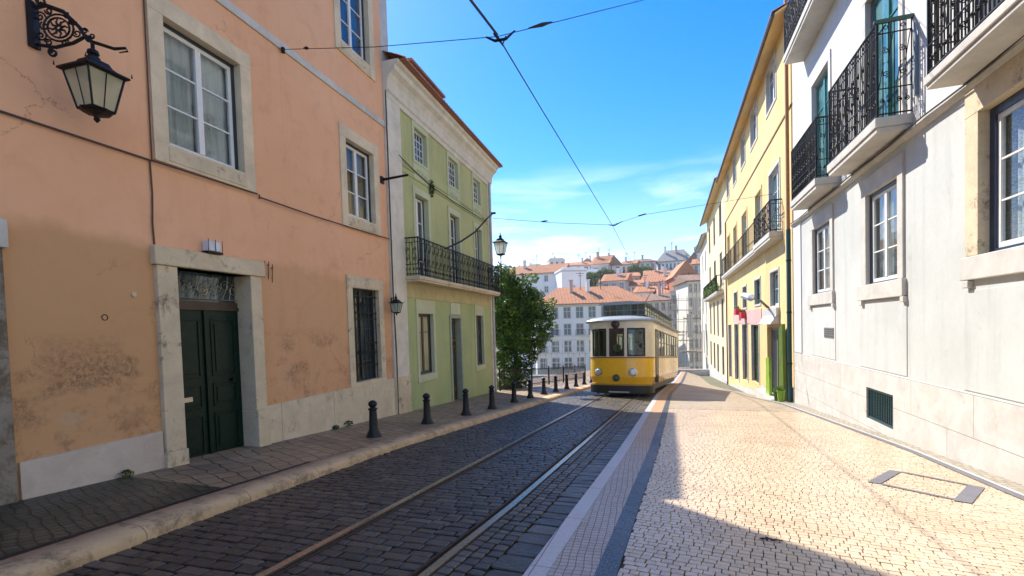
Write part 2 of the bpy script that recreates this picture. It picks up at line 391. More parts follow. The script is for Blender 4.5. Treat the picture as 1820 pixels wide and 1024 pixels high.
TGLASS = m_darkglass('teal_dark_glass', (.03, .10, .11), .9, .05, (.12, .26, .26))
BGLASS = m_darkglass('blue_glass', (.02, .045, .09), .9, .05, (.03, .09, .19))
CURT = m_curtain('net_curtain'); LACE = m_curtain('lace_curtain', (.66, .68, .66), True); CURTD = m_curtain('ochre_blind', (.35, .27, .15))
TILE = m_tiles('terracotta_tile', (.42, .15, .07))
TILE_R = m_tiles('dark_red_tile', (.16, .045, .035))
ROAD = m_setts('granite_setts', .185, .108, (.080, .063, .045), (.032, .027, .021), (.003, .003, .003), mort=.0115, bump=1.0, dist=.035, jit=.7, stain=((.10, .075, .045), .45), rough=(.34, .55), bd=.06)
ROAD2 = m_setts('granite_setts_border', .14, .14, (.135, .13, .12), (.06, .058, .054), (.005, .005, .005), rot=R(87), mort=.014, bump=1.0, dist=.035, jit=.9, rough=(.35, .6), bd=.06)
CALC = m_setts('limestone_mosaic', .105, .092, (.60, .48, .33), (.40, .31, .21), (.07, .042, .022), rot=R(-9), mort=.0065, bump=.8, dist=.035, jit=.30, stain=((.30, .20, .12), .55), rough=(.4, .6), jstr=.9)
CALC2 = m_setts('pale_limestone_mosaic', .062, .062, (.50, .42, .36), (.40, .33, .28), (.11, .08, .06), rot=R(-3), mort=.004, offset=0., bump=.6, dist=.02, jit=.3, rough=(.4, .6), tint=((.50, .27, .10), 7.5, 12.5, .7))
BASALT = m_setts('basalt_mosaic', .06, .055, (.045, .062, .095), (.022, .030, .05), (.16, .18, .2), rot=R(8), mort=.005, bump=.8, dist=.05, jit=.9, rough=(.3, .5), jstr=.7)
KERBW = m_setts('white_kerbstone', .5, 1.15, (.56, .52, .50), (.50, .46, .44), (.06, .05, .04), rot=R(0), mort=.005, bump=.3, dist=.004, rough=(.4, .55), offset=0.)
KERBL = m_stone('granite_kerb', (.62, .43, .23), grime=.85, thr=.50, block=('y', 1.2, 9.0, 4.4), bump=.9, gcol=(.17, .12, .065))
SLAB = m_setts('worn_pavement_slabs', 0.34, .24, (.42, .29, .165), (.28, .19, .11), (.03, .02, .012), rot=R(24), mort=.011, bump=1.0, dist=.07, jit=.8, bd=.04, stain=((.10, .07, .045), .6), rough=(.4, .65))
GREYSTRIP = m_stone('grey_stone_and_shadow', (.17, .165, .18), grime=.2, thr=.6)  # stone of the drain strip, also the grey of the painted pavement shadow
STEEL = m_simple('polished_rail_steel', (.45, .38, .30), .28, .8, .12, 20)
RAILRUST = m_simple('rusty_rail_side', (.07, .04, .022), .7, .2, .2, 20)
GRASSY = m_plaster('dry_ground', (.16, .14, .09), (.10, .11, .05), grime=.5, scale=.3)

# ================================================================== SETTING: ground, street
KR = [(-4, -1.22), (0, -1.12), (3.3, -1.06), (8.4, -.88), (22, -.60), (33, .12), (54, 1.0)]     # right kerb, road side
KL = [(-4, -4.3), (0, -4.42), (2.3, -4.52), (3.5, -4.62), (7.3, -4.80), (11.8, -4.62), (18, -4.42), (25.4, -4.2), (32, -3.75), (40, -2.9), (56, -1.0)]
ZW = [(-4, .28), (0, 0), (7.5, -.53), (18.2, -1.27), (24.3, -1.98), (38.5, -3.47), (56, -4.75)]   # foot of the right-hand walls
YS = [-4+i*.75 for i in range(81)]
def sheet(name, mat, xf, zf, nx=1, ys=YS):
    mb = MB(); n = nx+1; vs = []
    for y in ys:
        a, b = xf(y)
        for i in range(n):
            x = a+(b-a)*i/nx; vs.append((x, y, zf(x, y)))
    fs = [(r*n+i, r*n+i+1, (r+1)*n+i+1, (r+1)*n+i) for r in range(len(ys)-1) for i in range(nx)]
    mb.add(vs, fs); return mb
RLx = [(-4, -3.0), (0, -2.99), (4.6, -2.95), (19.9, -2.81), (33, -1.65), (56, .4)]
RRx = [(-4, -1.84), (3, -1.80), (4.8, -1.70), (21.8, -1.30), (33, -.30), (56, 1.4)]
SX = [(-4, 3.55), (2, 3.62), (6.8, 3.70), (9.7, 3.80), (14.5, 3.66), (19, 3.5), (25.8, 3.30), (40, 3.1)]
def zroad(x, y): return street(y)-.03
def zr(x, y):   # right pavement, cross slope toward the wall
    k = lerp(KR, y)+.55; w = max(0., min(1., (x-k)/(XR-k)))
    return street(y)+.02+(lerp(ZW, y)-street(y)-.02)*w
def m_stones(name, c1, c2, c3, rough, bump=.5, stain=None, bd=.01, mot=.35):
    t = NT(name); r = t.geo.outputs['Random Per Island']
    c = t.mix(t.ramp(r, [(0., 0.), (1., 1.)]), c1, c2)
    c = t.mix(t.math('MULTIPLY', t.ramp(t.math('FRACT', t.math('MULTIPLY', r, 17.3)), [(.75, 0.), (1., 1.)]), .7), c, c3)
    n1 = t.noise(.55, 8, .65, dist=.6); n2 = t.noise(28, 6, .7); n3 = t.noise(7, 4, .6)
    c = t.mix(t.math('MULTIPLY', t.ramp(n2.outputs['Fac'], [(.4, 0.), (.7, 1.)]), mot), c, dk(c1, .35))
    if stain: c = t.mix(t.math('MULTIPLY', t.ramp(n1.outputs['Fac'], [(.46, 0.), (.68, 1.)]), stain[1]), c, stain[0])
    h = t.math('ADD', n2.outputs['Fac'], t.math('MULTIPLY', n3.outputs['Fac'], 1.5))
    return t.out(c, t.rng(n3.outputs['Fac'], .25, .75, rough[0], rough[1]), t.bump(h, bump, bd))
SROAD = m_stones('dark_granite_setts', (.080, .062, .043), (.036, .030, .022), (.13, .105, .075), (.34, .6), .6, ((.075, .055, .035), .45), .012)
SBORD = m_stones('grey_granite_setts', (.10, .083, .062), (.048, .040, .031), (.16, .135, .105), (.34, .6), .6, None, .012)
SCALC = m_stones('golden_limestone_cubes', (.66, .51, .36), (.57, .435, .295), (.46, .34, .23), (.22, .42), .4, ((.40, .28, .17), .55), .006, .25)
BED = m_simple('sandy_joint_bed', (.012, .010, .008), .95); BED2 = m_simple('earth_joint_bed', (.13, .075, .04), .95)
OCT = [(1, .55), (.55, 1), (-.55, 1), (-1, .55), (-1, -.55), (-.55, -1), (.55, -1), (1, -.55)]
rs = random.Random(11)
def stone(mb, cx, cy, hx, hy, rot, zf, h, gap, lim=None, cr=.86, ch=.007):
    """one pillow-shaped stone, centre (cx, cy), half sizes hx, hy"""
    hx -= gap/2; hy -= gap/2; ca, sa = math.cos(rot), math.sin(rot)
    tf = .012 if h > .03 else .007; tx, ty = rs.gauss(0, tf), rs.gauss(0, tf); dz = rs.gauss(0, .0018 if h > .03 else .0008)
    out = []; k = cr
    O = [(1, k), (k, 1), (-k, 1), (-1, k), (-1, -k), (-k, -1), (k, -1), (1, -k)]
    jt = [(rs.gauss(0, .035), rs.gauss(0, .035)) for _ in O]
    for sc, dzz in ((1.0, -h), (1.0, -ch), (1-ch*1.3/min(hx, hy), 0)):
        for (a, b), (ja, jb) in zip(O, jt):
            u = (a+ja)*hx*sc; v = (b+jb)*hy*sc; x = cx+u*ca-v*sa; y = cy+u*sa+v*ca
            if lim:
                lo, hi = lim(y); x = min(max(x, lo), hi)
            out.append((x, y, zf(x, y)+dzz+(dz+u*tx+v*ty if dzz > -h else 0)))
    n = len(mb.v); mb.v += [Vector(p) for p in out]
    for r_ in (0, 1):
        for q in range(8): a = n+r_*8+q; b = n+r_*8+(q+1) % 8; mb.f.append([a, b, b+8, a+8]); mb.m.append(0)
    mb.f.append([n+16+q for q in range(8)]); mb.m.append(0)
YE = 24.0
ysn = [-4+i*.75 for i in range(int(28/.75)+1)]; yst = ysn[-1]; ysf = [y for y in YS if y >= yst-1e-6]
struct(sheet('m', 0, lambda y: (lerp(KL, y)-.02, lerp(KR, y)+.02), lambda x, y: street(y)-.056, 4, ysn).build('road_bed', BED))
struct(sheet('road', ROAD, lambda y: (lerp(KL, y)-.02, lerp(KR, y)+.02), zroad, 4, ysf).build('road_far', ROAD))
mb = MB()
for band in (0, 1):
    lim = (lambda y: (lerp(KL, y)+.025, lerp(RLx, y)-.045)) if band == 0 else (lambda y: (lerp(RLx, y)+.115, lerp(RRx, y)-.115))
    y = 1.2
    while y < yst-.02:
        rh = rs.uniform(.105, .135); lo, hi = lim(y); x = lo-rs.uniform(0, .15); slope_ = .015*math.sin(y*1.3)
        while x < hi:
            w = rs.uniform(.16, .27)
            if x+w > lo+.04 and x < hi-.04: stone(mb, x+w/2, y+rh/2+.022*math.sin((x+w/2)*2.1+y*.7)+rs.gauss(0, .003), w/2, rh/2, rs.gauss(0, .025), zroad, .034, .012, lim)
            x += w
        y += rh
struct(mb.build('road', SROAD))
mb = MB(); cols_ = [(0, .17), (.17, .35), (.35, .55), (.55, 1.0)]
for ci, (f0, f1) in enumerate(cols_):
    y = 1.2
    while y < yst-.02:
        a, b = lerp(RRx, y)+.045, lerp(KR, y)-.008; x0, x1 = a+(b-a)*f0, a+(b-a)*f1; L_ = rs.uniform(.10, .15) if ci < 3 else rs.uniform(.14, .30)
        ang = -math.atan((lerp(RRx, y+.5)-lerp(RRx, y))/.5)
        stone(mb, (x0+x1)/2+rs.gauss(0, .004), y+L_/2, (x1-x0)/2, L_/2, ang+rs.gauss(0, .04), zroad, .034, .015, lambda yy: (lerp(RRx, yy)+.042, lerp(KR, yy)-.006), .80)
        y += L_
struct(mb.build('road_border', SBORD))
# right kerb stone, mosaic strips, pavement
mb = MB()
for y0, y1 in zip(YS, YS[1:]):
    vs = []
    for y in (y0, y1):
        k = lerp(KR, y); zt = street(y)+.022
        vs += [(k, y, zt-.2), (k, y, zt-.012), (k+.012, y, zt), (k+.17, y, zt), (k+.17, y, zt-.2)]
    mb.add(vs, [(i, i+1, i+6, i+5) for i in range(4)])
struct(mb.build('kerb_right', KERBW))
struct(sheet('m', 0, lambda y: (lerp(KR, y)+.172, lerp(KR, y)+.50), lambda x, y: street(y)+.018).build('pavement_light_strip', CALC2))
struct(sheet('m', 0, lambda y: (lerp(KR, y)+.50, lerp(KR, y)+.655), lambda x, y: street(y)+.020).build('pavement_dark_strip', BASALT))
YC = 15.5
ysa = [y for y in YS if y <= YC+.01]; ysb = [y for y in YS if y >= ysa[-1]-1e-6]
struct(sheet('m', 0, lambda y: (lerp(KR, y)+.655, XR+.3), lambda x, y: zr(x, y)-.018, 6, ysa).build('pavement_bed', BED2))
struct(sheet('m', 0, lambda y: (lerp(KR, y)+.655, XR+.3), zr, 6, ysb).build('pavement_far', CALC))
mb = MB(); th = R(-9); ct, st_ = math.cos(th), math.sin(th); lim = lambda y: (lerp(KR, y)+.66, lerp(SX, y)+.03)
v_ = 1.0
while v_ < 17.5:
    hh = rs.uniform(.072, .080); u_ = -3.0-rs.uniform(0, .1)
    while u_ < 6.5:
        ww = rs.uniform(.070, .100); cu, cv = u_+ww/2, v_+hh/2+.014*math.sin((u_)*1.1+v_*.35)
        x = cu*ct-cv*st_; y = cu*st_+cv*ct; u_ += ww
        if y < 1.6 or y > ysa[-1]-.03: continue
        lo, hi = lim(y)
        if x < lo-.02 or x > hi+.02: continue
        stone(mb, x+rs.gauss(0, .0012), y+rs.gauss(0, .0012), ww/2, hh/2, th+rs.gauss(0, .018), zr, .020, .0068, lim, .88, .0022)
    v_ += hh
struct(mb.build('pavement_right', SCALC))
# grey drain strip along the wall and a frame-shaped cast shadow painted as flat grey bars
YS2 = [-4+i*.5 for i in range(86)]
struct(sheet('m', 0, lambda y: (lerp(SX, y)-.06, lerp(SX, y)+.04), lambda x, y: zr(x, y)+.009, 1, YS2).build('drain_strip_grey', GREYSTRIP))
struct(sheet('m', 0, lambda y: (lerp(SX, y)+.04, lerp(SX, y)+.085), lambda x, y: zr(x, y)+.012, 1, YS2).build('drain_strip_white', STONE_W))
struct(sheet('m', 0, lambda y: (lerp(SX, y)+.085, XR+.2), lambda x, y: zr(x, y)+.008, 2, YS2).build('wall_apron', m_setts('apron_mosaic', .11, .1, (.44, .38, .29), (.33, .28, .21), (.08, .06, .04), rot=R(-13), mort=.007, bump=.6)))
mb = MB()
def shadow_bar(a, b, w):
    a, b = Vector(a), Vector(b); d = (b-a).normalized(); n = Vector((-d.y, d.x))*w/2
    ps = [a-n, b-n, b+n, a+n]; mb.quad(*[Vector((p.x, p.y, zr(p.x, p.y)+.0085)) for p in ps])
shadow_bar((2.38, 7.00), (2.92, 7.84), .13); shadow_bar((2.97, 6.36), (3.50, 7.20), .15)
shadow_bar((2.45, 6.97), (2.95, 6.45), .06); shadow_bar((2.97, 7.80), (3.46, 7.22), .06)
struct(mb.build('pavement_shadow', GREYSTRIP))
# left kerb (rounded) and pavement
mb = MB(); prof = [(.02, -.25), (.02, .02), (.0, .055), (-.045, .085), (-.10, .095), (-.34, .098), (-.34, -.2)]
for y0, y1 in zip(YS, YS[1:]):
    vs = []
    for y in (y0, y1):
        for dx, dz in prof: vs.append((lerp(KL, y)+dx, y, street(y)+dz))
    n = len(prof); mb.add(vs, [(i, i+1, i+1+n, i+n) for i in range(n-1)])
struct(mb.build('kerb_left', KERBL, smooth=True))
struct(sheet('m', 0, lambda y: (-9.6, lerp(KL, y)-.342), lambda x, y: street(y)+.088+.012*max(0, -x-5), 4).build('pavement_left', SLAB))
struct(sheet('m', 0, lambda y: (lerp(KL, y)-.43, lerp(KL, y)-.342), lambda x, y: street(y)+.094, 1, [y for y in YS if y < 6]).build('gutter_strip', m_simple('tarry_gutter', (.010, .009, .008), .6)))
struct(sheet('m', 0, lambda y: (-7.2, lerp(KL, y)-.431), lambda x, y: street(y)+.096+.012*max(0, -x-5), 3, [y for y in YS if y < 4.6]).build('mossy_cobbles', m_setts('mossy_cobbles', .11, .10, (.10, .085, .05), (.045, .045, .028), (.008, .007, .005), rot=R(20), mort=.012, bump=1.0, dist=.06, jit=.9, stain=((.05, .06, .02), .6), bd=.04, rough=(.3, .6))))
# terrain: one sheet to the horizon
def sm(t): t = max(0, min(1, t)); return t*t*(3-2*t)
def terrain(x, y):
    d = math.hypot(x, y)
    base = street(min(y, 60))-.45
    if y < -10: base = street(-10)-.45
    drop = 0
    if y > 58: drop = 9*sm((y-58)/28)
    if x < -9.5 and y > 24: drop = max(drop, 8.5*sm((-9.5-x)/9)*sm((y-24)/14), 9*sm((y-58)/28))
    z = base-drop
    az = math.degrees(math.atan2(-x, y))    # degrees to the left of +Y
    ridge = 18+6*math.sin(az*.09+.6)+2.0*math.sin(az*.31)
    k = sm((d-95)/115)
    z = z*(1-k) + (ridge+14 if False else ridge)*k*(1 if y > 0 else .3) + (0 if y > 0 else z*k*.0)
    k2 = sm((d-235)/150); z = z*(1-k2)+(-5)*k2
    return z
mb = MB(); xs = []; v = -900.
def axis(lo, hi, fine0, fine1, df, dc):
    a = []; t = lo
    while t < hi+1e-6:
        a.append(t); t += df if fine0-1e-6 <= t < fine1 else dc
    return a
XA = axis(-900, 900, -150, 120, 5, 30); YA = axis(-300, 1500, -10, 290, 5, 45)
vs = [(x, y, terrain(x, y)) for y in YA for x in XA]; n = len(XA)
mb.add(vs, [(r*n+i, r*n+i+1, (r+1)*n+i+1, (r+1)*n+i) for r in range(len(YA)-1) for i in range(n-1)])
struct(mb.build('ground', GRASSY, smooth=True))

# tram rails
def rail(tbl, label, g):
    """g = side (+1 right, -1 left) on which the flange groove lies"""
    t = thing('tram_rail', label, 'rail', (lerp(tbl, 4), 4, street(4)), 'tram rails')
    a, b, c = MB(), MB(), MB()
    for y0, y1 in zip(YS, YS[1:]):
        for mbx, o0, o1, h in ((a, -.036, .036, .010), (b, .0365, .085, -.012), (c, .0855, .108, .006)):
            vs = []
            for y in (y0, y1):
                x = lerp(tbl, y); z = street(y)-.03
                vs += [(x+o0*g, y, z-.1), (x+o0*g, y, z+h), (x+o1*g, y, z+h), (x+o1*g, y, z-.1)]
            mbx.add(vs, [(0, 1, 5, 4), (1, 2, 6, 5), (2, 3, 7, 6)])
    a.build('rail_head', STEEL, t); b.build('groove', m_groove, t); c.build('guard_lip', RAILRUST, t)
m_groove = m_simple('rail_groove', (.006, .005, .004), .9)
rail(RLx, 'left of the two tram rails in the cobbled road', 1); rail(RRx, 'right of the two tram rails, nearer the mosaic pavement', -1)

# ================================================================== builders for facades
def wall_sheet(mb, F, u0, u1, z0, z1, holes, depth=.32, mi=0, zf=None):
    us = sorted(set([u0, u1]+[h[0] for h in holes]+[h[1] for h in holes])); zs = sorted(set([z0, z1]+[h[2] for h in holes]+[h[3] for h in holes]))
    us = [u for u in us if u0 <= u <= u1]; zs = [z for z in zs if z0 <= z <= z1]
    for a, b in zip(us, us[1:]):
        for c, d in zip(zs, zs[1:]):
            cu, cz = (a+b)/2, (c+d)/2
            if any(h[0] < cu < h[1] and h[2] < cz < h[3] for h in holes): continue
            mb.quad(F(a, 0, c), F(b, 0, c), F(b, 0, d), F(a, 0, d), mi)
    for a, b, c, d in holes:
        mb.quad(F(a, 0, c), F(a, 0, d), F(a, -depth, d), F(a, -depth, c), mi); mb.quad(F(b, 0, c), F(b, 0, d), F(b, -depth, d), F(b, -depth, c), mi)
        mb.quad(F(a, 0, c), F(b, 0, c), F(b, -depth, c), F(a, -depth, c), mi); mb.quad(F(a, 0, d), F(b, 0, d), F(b, -depth, d), F(a, -depth, d), mi)
def volume(mb, F, u0, u1, z0, z1, D, mi=0):
    mb.quad(F(u0, 0, z0), F(u0, -D, z0), F(u0, -D, z1), F(u0, 0, z1), mi); mb.quad(F(u1, 0, z0), F(u1, -D, z0), F(u1, -D, z1), F(u1, 0, z1), mi)
    mb.quad(F(u0, -D, z0), F(u1, -D, z0), F(u1, -D, z1), F(u0, -D, z1), mi); mb.quad(F(u0, 0, z1), F(u1, 0, z1), F(u1, -D, z1), F(u0, -D, z1), mi)
def surround(parent, F, u0, u1, z0, z1, w=.2, proud=.035, mat=None, top=None, bottom=None, name='surround', depth=.16, foot=True):
    mb = MB(); e = .004; top = w if top is None else top; bottom = w if bottom is None else bottom
    mb.box(u0-w, u0+e, -depth, proud, z0+e, z1-e, F); mb.box(u1-e, u1+w, -depth, proud, z0+e, z1-e, F)
    mb.box(u0-w-.002, u1+w+.002, -depth, proud+.003, z1-e, z1+top, F)
    if bottom and foot: mb.box(u0-w-.002, u1+w+.002, -depth, proud+.004, z0-bottom, z0+e, F)
    return mb.build(name, mat or STONE, parent, bevel=.006)
def casement(parent, F, u0, u1, z0, z1, leafs=2, rows=3, cols=1, depth=.14, mat=None, glass=None, back='curtain', backmat=None, dark=.05, fw=.055, dmat=None, mw=.024, name='window', rowz=None):
    """window > outer_frame, pane, curtain; rowz overrides the heights of the cross bars as fractions"""
    mat = mat or FRAME_W
    m = MB(); d0, d1 = -depth-.05, -depth
    a0, a1, c0, c1 = u0+dark, u1-dark, z0+dark*.5, z1-dark
    m.box(a0, a0+fw, d0, d1, c0, c1, F); m.box(a1-fw, a1, d0, d1, c0, c1, F)
    m.box(a0+fw, a1-fw, d0, d1-.002, c0, c0+fw*1.3, F); m.box(a0+fw, a1-fw, d0, d1-.002, c1-fw, c1, F)
    W = (a1-a0-2*fw)/leafs; zs0, zs1 = c0+fw*1.3, c1-fw
    for k in range(leafs):
        l0 = a0+fw+k*W; l1 = l0+W
        if k: m.box(l0-fw*.8, l0+fw*.8, d0+.003, d1+.012, zs0, zs1, F)
        for q in range(1, cols):
            x = l0+(l1-l0)*q/cols; m.box(x-mw/2, x+mw/2, d0+.012, d1-.008, zs0, zs1, F)
    fr = rowz or [q/rows for q in range(1, rows)]
    for q in fr:
        z = zs0+(zs1-zs0)*q; m.box(a0+fw, a1-fw, d0+.010, d1-.005, z-mw/2, z+mw/2, F)
    w = m.build(name, mat, parent)
    if dark > 0:
        b = MB(); e = .006
        b.box(u0+e, a0, d0-.02, d1+.03, z0+e, z1-e, F); b.box(a1, u1-e, d0-.02, d1+.03, z0+e, z1-e, F)
        b.box(a0, a1, d0-.02, d1+.027, c1, z1-e, F); b.box(a0, a1, d0-.02, d1+.027, z0+e, c0, F)
        b.build('outer_frame', dmat or FRAME_D, w)
    p = MB(); g = (d0+d1)/2; p.quad(F(a0+.01, g, c0+.01), F(a1-.01, g, c0+.01), F(a1-.01, g, c1-.01), F(a0+.01, g, c1-.01))
    p.build('pane', glass or GLASS, w)
    if back:
        c = MB(); N = 40
        for h0, h1 in ((u0, (u0+u1)/2-.01), ((u0+u1)/2+.01, u1)):
            vs = []
            for i in range(N+1):
                u = h0+(h1-h0)*i/N; oo = d0-.075+.018*math.sin(i*1.25)+.012*math.sin(i*.47+u*3)
                vs += [F(u, oo, z0), F(u, oo, z1)]
            c.add(vs, [(2*i, 2*i+1, 2*i+3, 2*i+2) for i in range(N)])
        c.build('curtain', backmat or CURT, w, smooth=True)
    return w
def spiral(F, o, cu, cz, r0, r1, a0, turns, n=14):
    return [F(cu+(r0+(r1-r0)*i/n)*math.cos(a0+turns*2*PI*i/n), o, cz+(r0+(r1-r0)*i/n)*math.sin(a0+turns*2*PI*i/n)) for i in range(n+1)]
def railing_run(mb, F2, L, z0, z1, dense=.105, r=.008, scroll=True, lean=0):
    """F2(s, z) -> point along the run of length L"""
    G = lambda s, o, z: F2(s, z)
    mb.tube([F2(0, z1), F2(L, z1)], r*2.3, 6); mb.tube([F2(0, z0+.05), F2(L, z0+.05)], r*1.5, 5)
    H = z1-z0
    if scroll:
        mb.tube([F2(0, z0+.3*H), F2(L, z0+.3*H)], r*1.2, 5); mb.tube([F2(0, z1-.12*H), F2(L, z1-.12*H)], r*1.2, 5)
    n = max(1, round(L/dense))
    for i in range(n+1):
        s = L*i/n; mb.tube([F2(s, z0), F2(s, z1)], r*(1.6 if i % 6 == 0 else 1.0), 4, cap=False)
    if scroll:
        P = max(1, round(L/(dense*3)))
        for i in range(P):
            c = L*(i+.5)/P; w = L/P*.42
            mb.tube(spiral(G, 0, c-w*.45, z0+.17*H, w*.42, w*.08, PI*.5, 1.4, 11), r*.9, 4, cap=False)
            mb.tube(spiral(G, 0, c+w*.45, z0+.17*H, w*.42, w*.08, PI*.5, -1.4, 11), r*.9, 4, cap=False)
            mb.tube(spiral(G, 0, c, z0+.45*H, w*.55, w*.12, -PI*.5, 1.5, 12), r*.9, 4, cap=False)
            mb.tube(spiral(G, 0, c, z0+.70*H, w*.55, w*.12, PI*.5, 1.5, 12), r*.9, 4, cap=False)
            mb.tube(spiral(G, 0, c, z1-.06*H, w*.30, w*.28, 0, 1, 8), r*.8, 4, cap=False)
            mb.tube([F2(c-w, z0+.3*H), F2(c-w*.3, z0+.57*H), F2(c+w*.3, z0+.57*H), F2(c+w, z1-.12*H)], r*.8, 4, cap=False)
def balcony(parent, F, u0, u1, zb, zt, out, rh, slab_m, scroll=True, dense=.105, r=.008, bow=0, curl=True):
    sl = MB()
    # slab with a moulded edge
    sl.box(u0, u1, -.02, out, zb+(zt-zb)*.35, zt, F); sl.box(u0+.03, u1-.03, -.02, out-.03, zb, zb+(zt-zb)*.35, F)
    s = sl.build('balcony', slab_m, parent, bevel=.01)
    m = MB(); o = out-.05
    railing_run(m, lambda q, z: F(u0+.05+q, o+bow*math.sin(PI*q/(u1-u0-.1)), z), u1-u0-.1, zt+.01, zt+rh, dense, r, scroll)
    for uu in (u0+.05, u1-.05):
        railing_run(m, lambda q, z, uu=uu: F(uu, o-q, z), o, zt+.01, zt+rh, dense, r, scroll)
        if curl: m.tube([F(uu, o, zt+.01), F(uu, o, zt+rh+.02)], r*2.2, 6)
    m.build('railing', IRON, s)
    return s
def tile_eave(mb, F, u0, u1, o_edge, z_edge, depth, rise, per=.21, amp=.045, rows=8, mi=0):
    n = int((u1-u0)/per*6); vs = []
    for r_ in range(rows+1):
        o = o_edge-depth*r_/rows; z = z_edge+rise*r_/rows
        for i in range(n+1):
            u = u0+(u1-u0)*i/n; h = amp*abs(math.sin(PI*(u-u0)/per))
            vs.append(F(u, o, z+h+(.02 if r_ % 2 else 0)))
    fs = [(q*(n+1)+i, q*(n+1)+i+1, (q+1)*(n+1)+i+1, (q+1)*(n+1)+i) for q in range(rows) for i in range(n)]
    mb.add(vs, fs, mi)
    # front lip
    vs = []
    for i in range(n+1):
        u = u0+(u1-u0)*i/n; h = amp*abs(math.sin(PI*(u-u0)/per)); vs += [F(u, o_edge, z_edge-.02), F(u, o_edge, z_edge+h)]
    mb.add(vs, [(2*i, 2*i+1, 2*i+3, 2*i+2) for i in range(n)], mi)
def profile_run(mb, F, u0, u1, prof, mi=0):   # prof: list of (o, z)
    n = len(prof); vs = [F(u0, o, z) for o, z in prof]+[F(u1, o, z) for o, z in prof]
    mb.add(vs, [(i, (i+1) % n, n+(i+1) % n, n+i) for i in range(n)]+[tuple(range(n))[::-1], tuple(range(n, 2*n))], mi)

# ================================================================== PINK BUILDING
pb = thing('salmon_building', 'tall salmon pink plastered building with dark green double door and limestone window surrounds', 'building', FL(7, 0, street(7)))
PH = 14.5
win1 = (5.09, 6.45, 4.37, 6.20); win2 = (9.42, 10.60, 4.31, 6.08); win3 = (9.45, 10.60, .40, 2.64); win4 = (9.42, 10.62, 8.28, 10.1); win5 = (5.09, 6.45, 8.28, 10.1)
door = (5.08, 6.42, -.6, 2.62)
mb = MB(); wall_sheet(mb, FL, 3.15, 11.22, -1.6, PH, [win1, win2, win3, win4, win5, door], .34)
wall_sheet(mb, FL, -5, 3.15, -1.6, PH, [(-1.5, 0, 4.37, 6.2)], .34)
volume(mb, FL, -5, 11.22, -1.6, PH, 9)
mb.build('wall', PINK, pb)
# plinth: between door and window, around; left part is pale
mb = MB(); e = .03
mb.box(6.69, 11.22, -.05, e, -1.5, .32, FL); mb.build('plinth', PLINTH_L, pb, bevel=.005)
mb = MB(); mb.box(3.17, 4.76, -.05, e+.004, -1.5, .30, FL); mb.build('plinth', m_stone('pale_plinth', (.62, .52, .43), grime=.3), pb)
# belt course and upper stone strip
mb = MB(); mb.box(-5, 11.22, -.02, .035, 7.0, 7.15, FL); mb.build('belt_course', STONE_W, pb, bevel=.006)
# left edge: weathered pilaster of the neighbouring doorway
mb = MB(); mb.box(2.7, 3.13, -.05, .06, -1.5, 2.60, FL); mb.build('pilaster', STONE_DK, pb, bevel=.01)
mb = MB(); mb.box(2.5, 3.17, -.05, .09, 2.60, 2.90, FL); mb.build('lintel', STONE_W, pb, bevel=.01)
# corner strip above green building
mb = MB(); mb.box(11.225, 11.62, -8.9, .0, 7.9, PH, FL); mb.build('corner_wall', m_stone('grey_party_wall', (.55, .55, .54), grime=.3), pb)
for k, (w, leaf, rws) in enumerate(((win1, 2, 3), (win2, 2, 3), (win4, 2, 3), (win5, 2, 3))):
    gl = GLASS if k < 2 else BGLASS
    cs = casement(pb, FL, *w, leafs=leaf, rows=rws, depth=.13, glass=gl, back='curtain' if k < 2 else None, backmat=CURT if k == 0 else CURTD, dark=.05, fw=.06)
    surround(cs, FL, *w, w=.22, mat=STONE, top=.26, bottom=.28)
    m = MB(); m.box(w[0]-.02, w[1]+.02, .0, .05, w[2]-.24, w[2]-.03, FL); m.build('sill_panel', STONE_D, cs, bevel=.01)
# ground-floor barred window
cs = casement(pb, FL, *win3, leafs=2, rows=5, depth=.18, glass=DGLASS, back=None, mat=FRAME_D, dark=.03, fw=.04, rowz=[.19, .38, .57, .76])
surround(cs, FL, *win3, w=.21, mat=STONE_D, top=.28, bottom=0, foot=False)
m = MB(); m.box(win3[0]-.21, win3[1]+.21, -.17, .04, .30, .403, FL); m.build('sill', STONE, cs, bevel=.01)
m = MB()
for i in range(7):
    u = win3[0]+.04+(win3[1]-win3[0]-.08)*i/6; m.tube([FL(u, -.07, .42), FL(u, -.07, 2.62)], .011, 6)
for z in (.75, 1.3, 1.9, 2.05, 2.45): m.box(win3[0], win3[1], -.078, -.062, z, z+.03, FL)
for i in range(6):
    u = win3[0]+.13+(win3[1]-win3[0]-.08)*i/6
    m.tube(spiral(FL, -.07, u, 2.25, .07, .02, 0, 1.5), .006, 4); m.tube(spiral(FL, -.07, u, 1.1, .07, .02, 0, -1.5), .006, 4)
m.build('iron_bars', IRON, cs)
# door
dr = MB(); z0 = -.45
u0, u1 = door[0], door[1]; mid = (u0+u1)/2; DZ = 2.02
def leafpanels(mb, a, b):
    fwd = -.24
    mb.box(a+.01, b-.006, -.30, fwd, z0, DZ, FL)
    def panel(za, zb):
        x0, x1 = a+.10, b-.10
        mb.box(x0, x1, fwd, fwd+.018, za, za+.03, FL); mb.box(x0, x1, fwd, fwd+.018, zb-.03, zb, FL)
        mb.box(x0, x0+.03, fwd, fwd+.017, za+.03, zb-.03, FL); mb.box(x1-.03, x1, fwd, fwd+.017, za+.03, zb-.03, FL)
        mb.box(x0+.07, x1-.07, fwd, fwd+.016, za+.07, zb-.07, FL)
    panel(.95, 1.88); panel(.46, .84); panel(-.28, .36)
d = thing('x', '', '') if False else None
L1 = MB(); leafpanels(L1, u0, mid); door_l = L1.build('door_leaf', DOORG, pb, bevel=.006)
